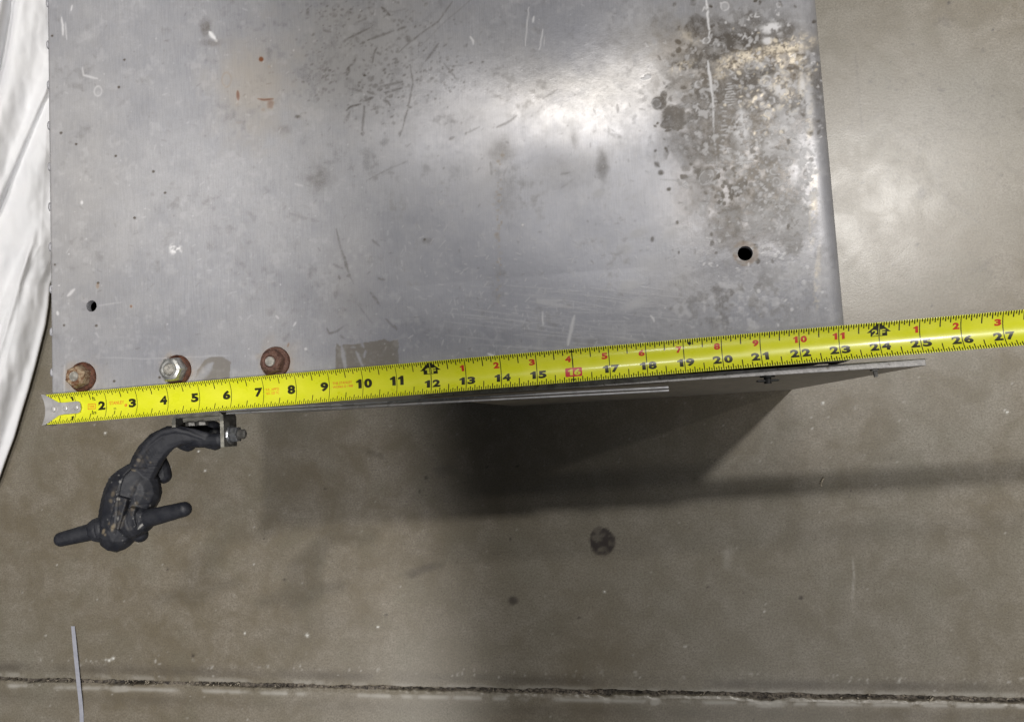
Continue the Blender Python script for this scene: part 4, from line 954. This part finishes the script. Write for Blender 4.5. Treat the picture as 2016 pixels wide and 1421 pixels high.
put('THE STANLEY', 9.10, 9.68, 0.03, 0.105, K_ORG, 0.012, 'letter'); put('WORKS \u00a9 1988', 9.10, 9.70, -0.075, 0.0, K_ORG, 0.012, 'letter')
# end hook with three rivets
bm = bmesh.new()
def hk(s, t): # hook plate sits on the blade, its flared end climbs to the blade edges
    return B(s, t, 0.0)
outl = [(-0.005,0.465),(0.10,0.452),(0.30,0.30),(0.46,0.195),(0.62,0.175),(1.08,0.178),(1.16,0.15),(1.19,0.09),(1.195,0.0)]
cols = 14; rowsT = []
for s, t in outl:
    rowsT.append((s, t))
sv = np.r_[np.linspace(-0.005,0.46,14), np.linspace(0.5,1.08,10), np.linspace(1.1,1.195,7)]
half = np.interp(sv, [o_[0] for o_ in outl], [o_[1] for o_ in outl]); half[-1] = 0.06
topr, botr = [], []
for s, h in zip(sv, half):
    f = 1-sstep(0.25, 0.6, s)     # 1 at the flared end
    ra, rb = [], []
    for t_ in np.linspace(-h, h, cols):
        zc = float(zt_(s, t_)); zflat = float(zt_(s,0))+0.045
        z = f*(zc+0.012) + (1-f)*max(zflat, zc+0.012)
        z = max(z, zc+0.012) + 0.02*f*0
        p = B(s, t_); ra.append(bm.verts.new((p[0],p[1],z+0.03))); rb.append(bm.verts.new((p[0],p[1],z)))
    topr.append(ra); botr.append(rb)
for i in range(len(sv)-1):
    for j in range(cols-1):
        bm.faces.new((topr[i][j],topr[i+1][j],topr[i+1][j+1],topr[i][j+1])); bm.faces.new((botr[i][j],botr[i][j+1],botr[i+1][j+1],botr[i+1][j]))
    for j in (0, cols-1): bm.faces.new((topr[i][j],botr[i][j],botr[i+1][j],topr[i+1][j]))
for j in range(cols-1): bm.faces.new((topr[-1][j],topr[-1][j+1],botr[-1][j+1],botr[-1][j]))
# downturned lip
low = []; lowb = []
for j in range(cols):
    c_ = topr[0][j].co; cb = botr[0][j].co
    low.append([bm.verts.new((c_.x-0.03, c_.y, c_.z-0.035)), bm.verts.new((c_.x-0.035, c_.y, -0.42))])
    lowb.append([cb_ for cb_ in (bm.verts.new((c_.x-0.0, c_.y, -0.42)),)])
for j in range(cols-1):
    bm.faces.new((topr[0][j],topr[0][j+1],low[j+1][0],low[j][0])); bm.faces.new((low[j][0],low[j+1][0],low[j+1][1],low[j][1]))
    bm.faces.new((low[j][1],low[j+1][1],lowb[j+1][0],lowb[j][0])); bm.faces.new((lowb[j][0],lowb[j+1][0],botr[0][j+1],botr[0][j]))
hook = bm_part('end_hook', bm, M_HOOK, tape, autos=35)
for s in (0.30, 0.70, 1.06):
    p = B(s, 0.0); z = float(zt_(s,0))+0.074
    bm = bmesh.new(); add_ring_profile(bm, (p[0],p[1],z), [(0.092,-0.01),(0.09,0.006),(0.075,0.028),(0.045,0.04),(0.0001,0.044)], 22)
    o = bm_part('rivet', bm, M_HOOK, tape, True); o.parent = hook

# ------------------------------------------------------------------ white cloth at the left
def cloth():
    rb = lambda v: np.interp(v, [-260,-100,0,300,480,560,600,640,680,720,770,815,860,900,945,990], [150,150,150,150,140,99,96,90,80,70,56,42,29,14,-2,-20])
    nv, nu = 260, 150
    V = []
    v_s = np.linspace(-260, 985, nv)
    for v0 in v_s:
        # the right-hand border: tucked against the box, then a free edge falling to the floor
        ze = -H+0.35
        ur = float(rb(v0))
        ul = -120
        for i in range(nu):
            f = i/(nu-1); u = ul+(ur-ul)*f; e = ur-u
            base = -H+1.1+2.6*sstep(0,1,np.clip(e/230,0,1))*(1-0.4*sstep(500,980,v0))
            z = ze + (base-ze)*math.sqrt(float(np.clip(e/60,0,1)))
            amp = float(sstep(0.0,26,e))
            q = u + 0.27*v0
            z += amp*(0.28*math.sin(q/27+0.6+0.6*math.sin(v0/140)) + 0.11*math.sin(q/13.5+1.3+v0/210))
            z += amp*0.22*math.exp(-((u+0.42*v0-262)/9)**2)*float(sstep(480,560,v0)) + amp*0.25*math.exp(-((u+0.30*v0-205)/8)**2)*float(sstep(420,520,v0)*(1-sstep(800,900,v0)))
            # overlapping fold from (92,180) to (0,405)
            c = u - np.interp(v0, [120,190,290,405,560], [118,91,48,0,-70])
            z += 0.30*(1-sstep(-6,5,c))*float(sstep(100,190,v0)) + 0.16*math.exp(-((c+9)/9)**2)*float(sstep(100,190,v0))
            # grey valley at the top left
            c2 = u - np.interp(v0, [-60,0,140,260], [44,24,0,-30]); z -= 0.8*math.exp(-(c2/13)**2)
            z += amp*(0.12*mnoise.noise(Vector((u/40, v0/90, 1.0))) + 0.05*mnoise.noise(Vector((u/15, v0/30, 4.0))) + 0.035*abs(mnoise.noise(Vector((u/22, v0/22, 9.0)))))
            if f < 0.08: z -= (z+H-0.08)*(1-sstep(0,0.08,f))
            V.append(at(u, v0, max(z,-H+0.06)))
        for k in range(1, 9):      # the cloth is tucked back under itself below the border
            V.append(at(ur-3-16*math.sqrt(k/8)-4*math.sin(v0/60)*k/8, v0, z-(z+H-0.05)*k/8))
    nu += 8; idx = np.arange(nv*nu).reshape(nv,nu)
    Fq = np.stack([idx[:-1,:-1],idx[1:,:-1],idx[1:,1:],idx[:-1,1:]],-1).reshape(-1,4)
    t = NT('white_cotton'); v = t.coord(); wv_ = t.noise(v, 1400, 2); n1 = t.noise(v, 30, 4)
    t.set('Base Color', t.mix(t.rng(n1,0.3,0.7), (0.86,0.865,0.885), (0.90,0.90,0.915))); t.set('Roughness', 0.9); t.set('Specular IOR Level', 0.2); t.set('Sheen Weight', 0.2)
    t.bump(t.math('ADD', wv_, t.math('MULTIPLY', t.noise(v, 120, 4), 0.5)), 0.18, 0.0006)
    me = raw('white_cloth', W(np.array(V)), Fq, True); o = link('white_cloth', me, t.m)
    md = o.modifiers.new('thickness','SOLIDIFY'); md.thickness = 0.0012; md.offset = -1
    o['label'] = 'white cotton cloth heaped in soft folds on the floor left of the box'; o['category'] = 'cloth'
cloth()

# ------------------------------------------------------------------ small things on the floor
t = NT('grey_plastic_strip'); v = t.coord(); n1 = t.noise(v, 200, 3)
t.set('Base Color', t.mix(t.rng(n1,0.3,0.7), (0.36,0.37,0.43), (0.42,0.43,0.49))); t.set('Roughness', 0.5)
ctr = [(143.5,1232),(147,1270),(152,1320),(155,1350),(158,1375),(160.5,1404),(161,1440),(161,1480)]
V = []; F = []
for i, (u, v0) in enumerate(ctr):
    zz = 0.05 + (0.08 if 1260 < v0 < 1390 else 0)
    wd = 4.0 if i else 3.6
    for du, dz in ((-wd,0),(wd,0),(wd,-0.022),(-wd,-0.022)):
        V.append(at(u+du, v0, -H+zz+dz))
    if i:
        b = 4*(i-1)
        for k in range(4): F.append((b+k, b+(k+1)%4, b+4+(k+1)%4, b+4+k))
F += [(0,3,2,1), tuple(4*(len(ctr)-1)+k for k in range(4))]
o = part('plastic_strip', np.array(V), F, t.m, None); o['label'] = 'thin pale grey plastic strip lying across the floor joint'; o['category'] = 'strip'
# curled sliver near the right
t = NT('wood_sliver'); t.set('Base Color', (0.5,0.44,0.34)); t.set('Roughness', 0.8)
bm = bmesh.new(); pts = [A(1622,940,-H+.05), A(1619,946,-H+.12), A(1616,952,-H+.05), A(1618,957,-H+.03)]
for a, b in zip(pts[:-1], pts[1:]): add_cyl(bm, a, b, 0.035, 0.035, 8)
o = bm_part('wood_sliver', bm, t.m, None, True); o['label'] = 'tiny curled pale sliver lying on the floor below the tape end'; o['category'] = 'sliver'
bm = bmesh.new(); r2 = random.Random(4)
for (u,v0,r) in ((605,1250,4),(482,1246,2.4),(744,1233,3),(391,888,3),(404,926,2.5),(207,852,2.5),(1620,793,3),(1983,811,3),(215,1299,3.5),(223,1295,3.5),(1190,1164,2)):
    c = A(u,v0,-H+.015); vs = bmesh.ops.create_icosphere(bm, subdivisions=1, radius=1)['verts']
    for w_ in vs: w_.co = Vector((c.x+w_.co.x*r/39*r2.uniform(.7,1.2), c.y+w_.co.y*r/39*r2.uniform(.5,1.1), c.z+w_.co.z*0.03))
t = NT('paint_fleck'); t.set('Base Color', (0.66,0.65,0.6)); t.set('Roughness', 0.7)
o = bm_part('paint_flecks', bm, t.m, None); o['kind'] = 'stuff'; o['label'] = 'pale paint flecks scattered on the concrete floor'
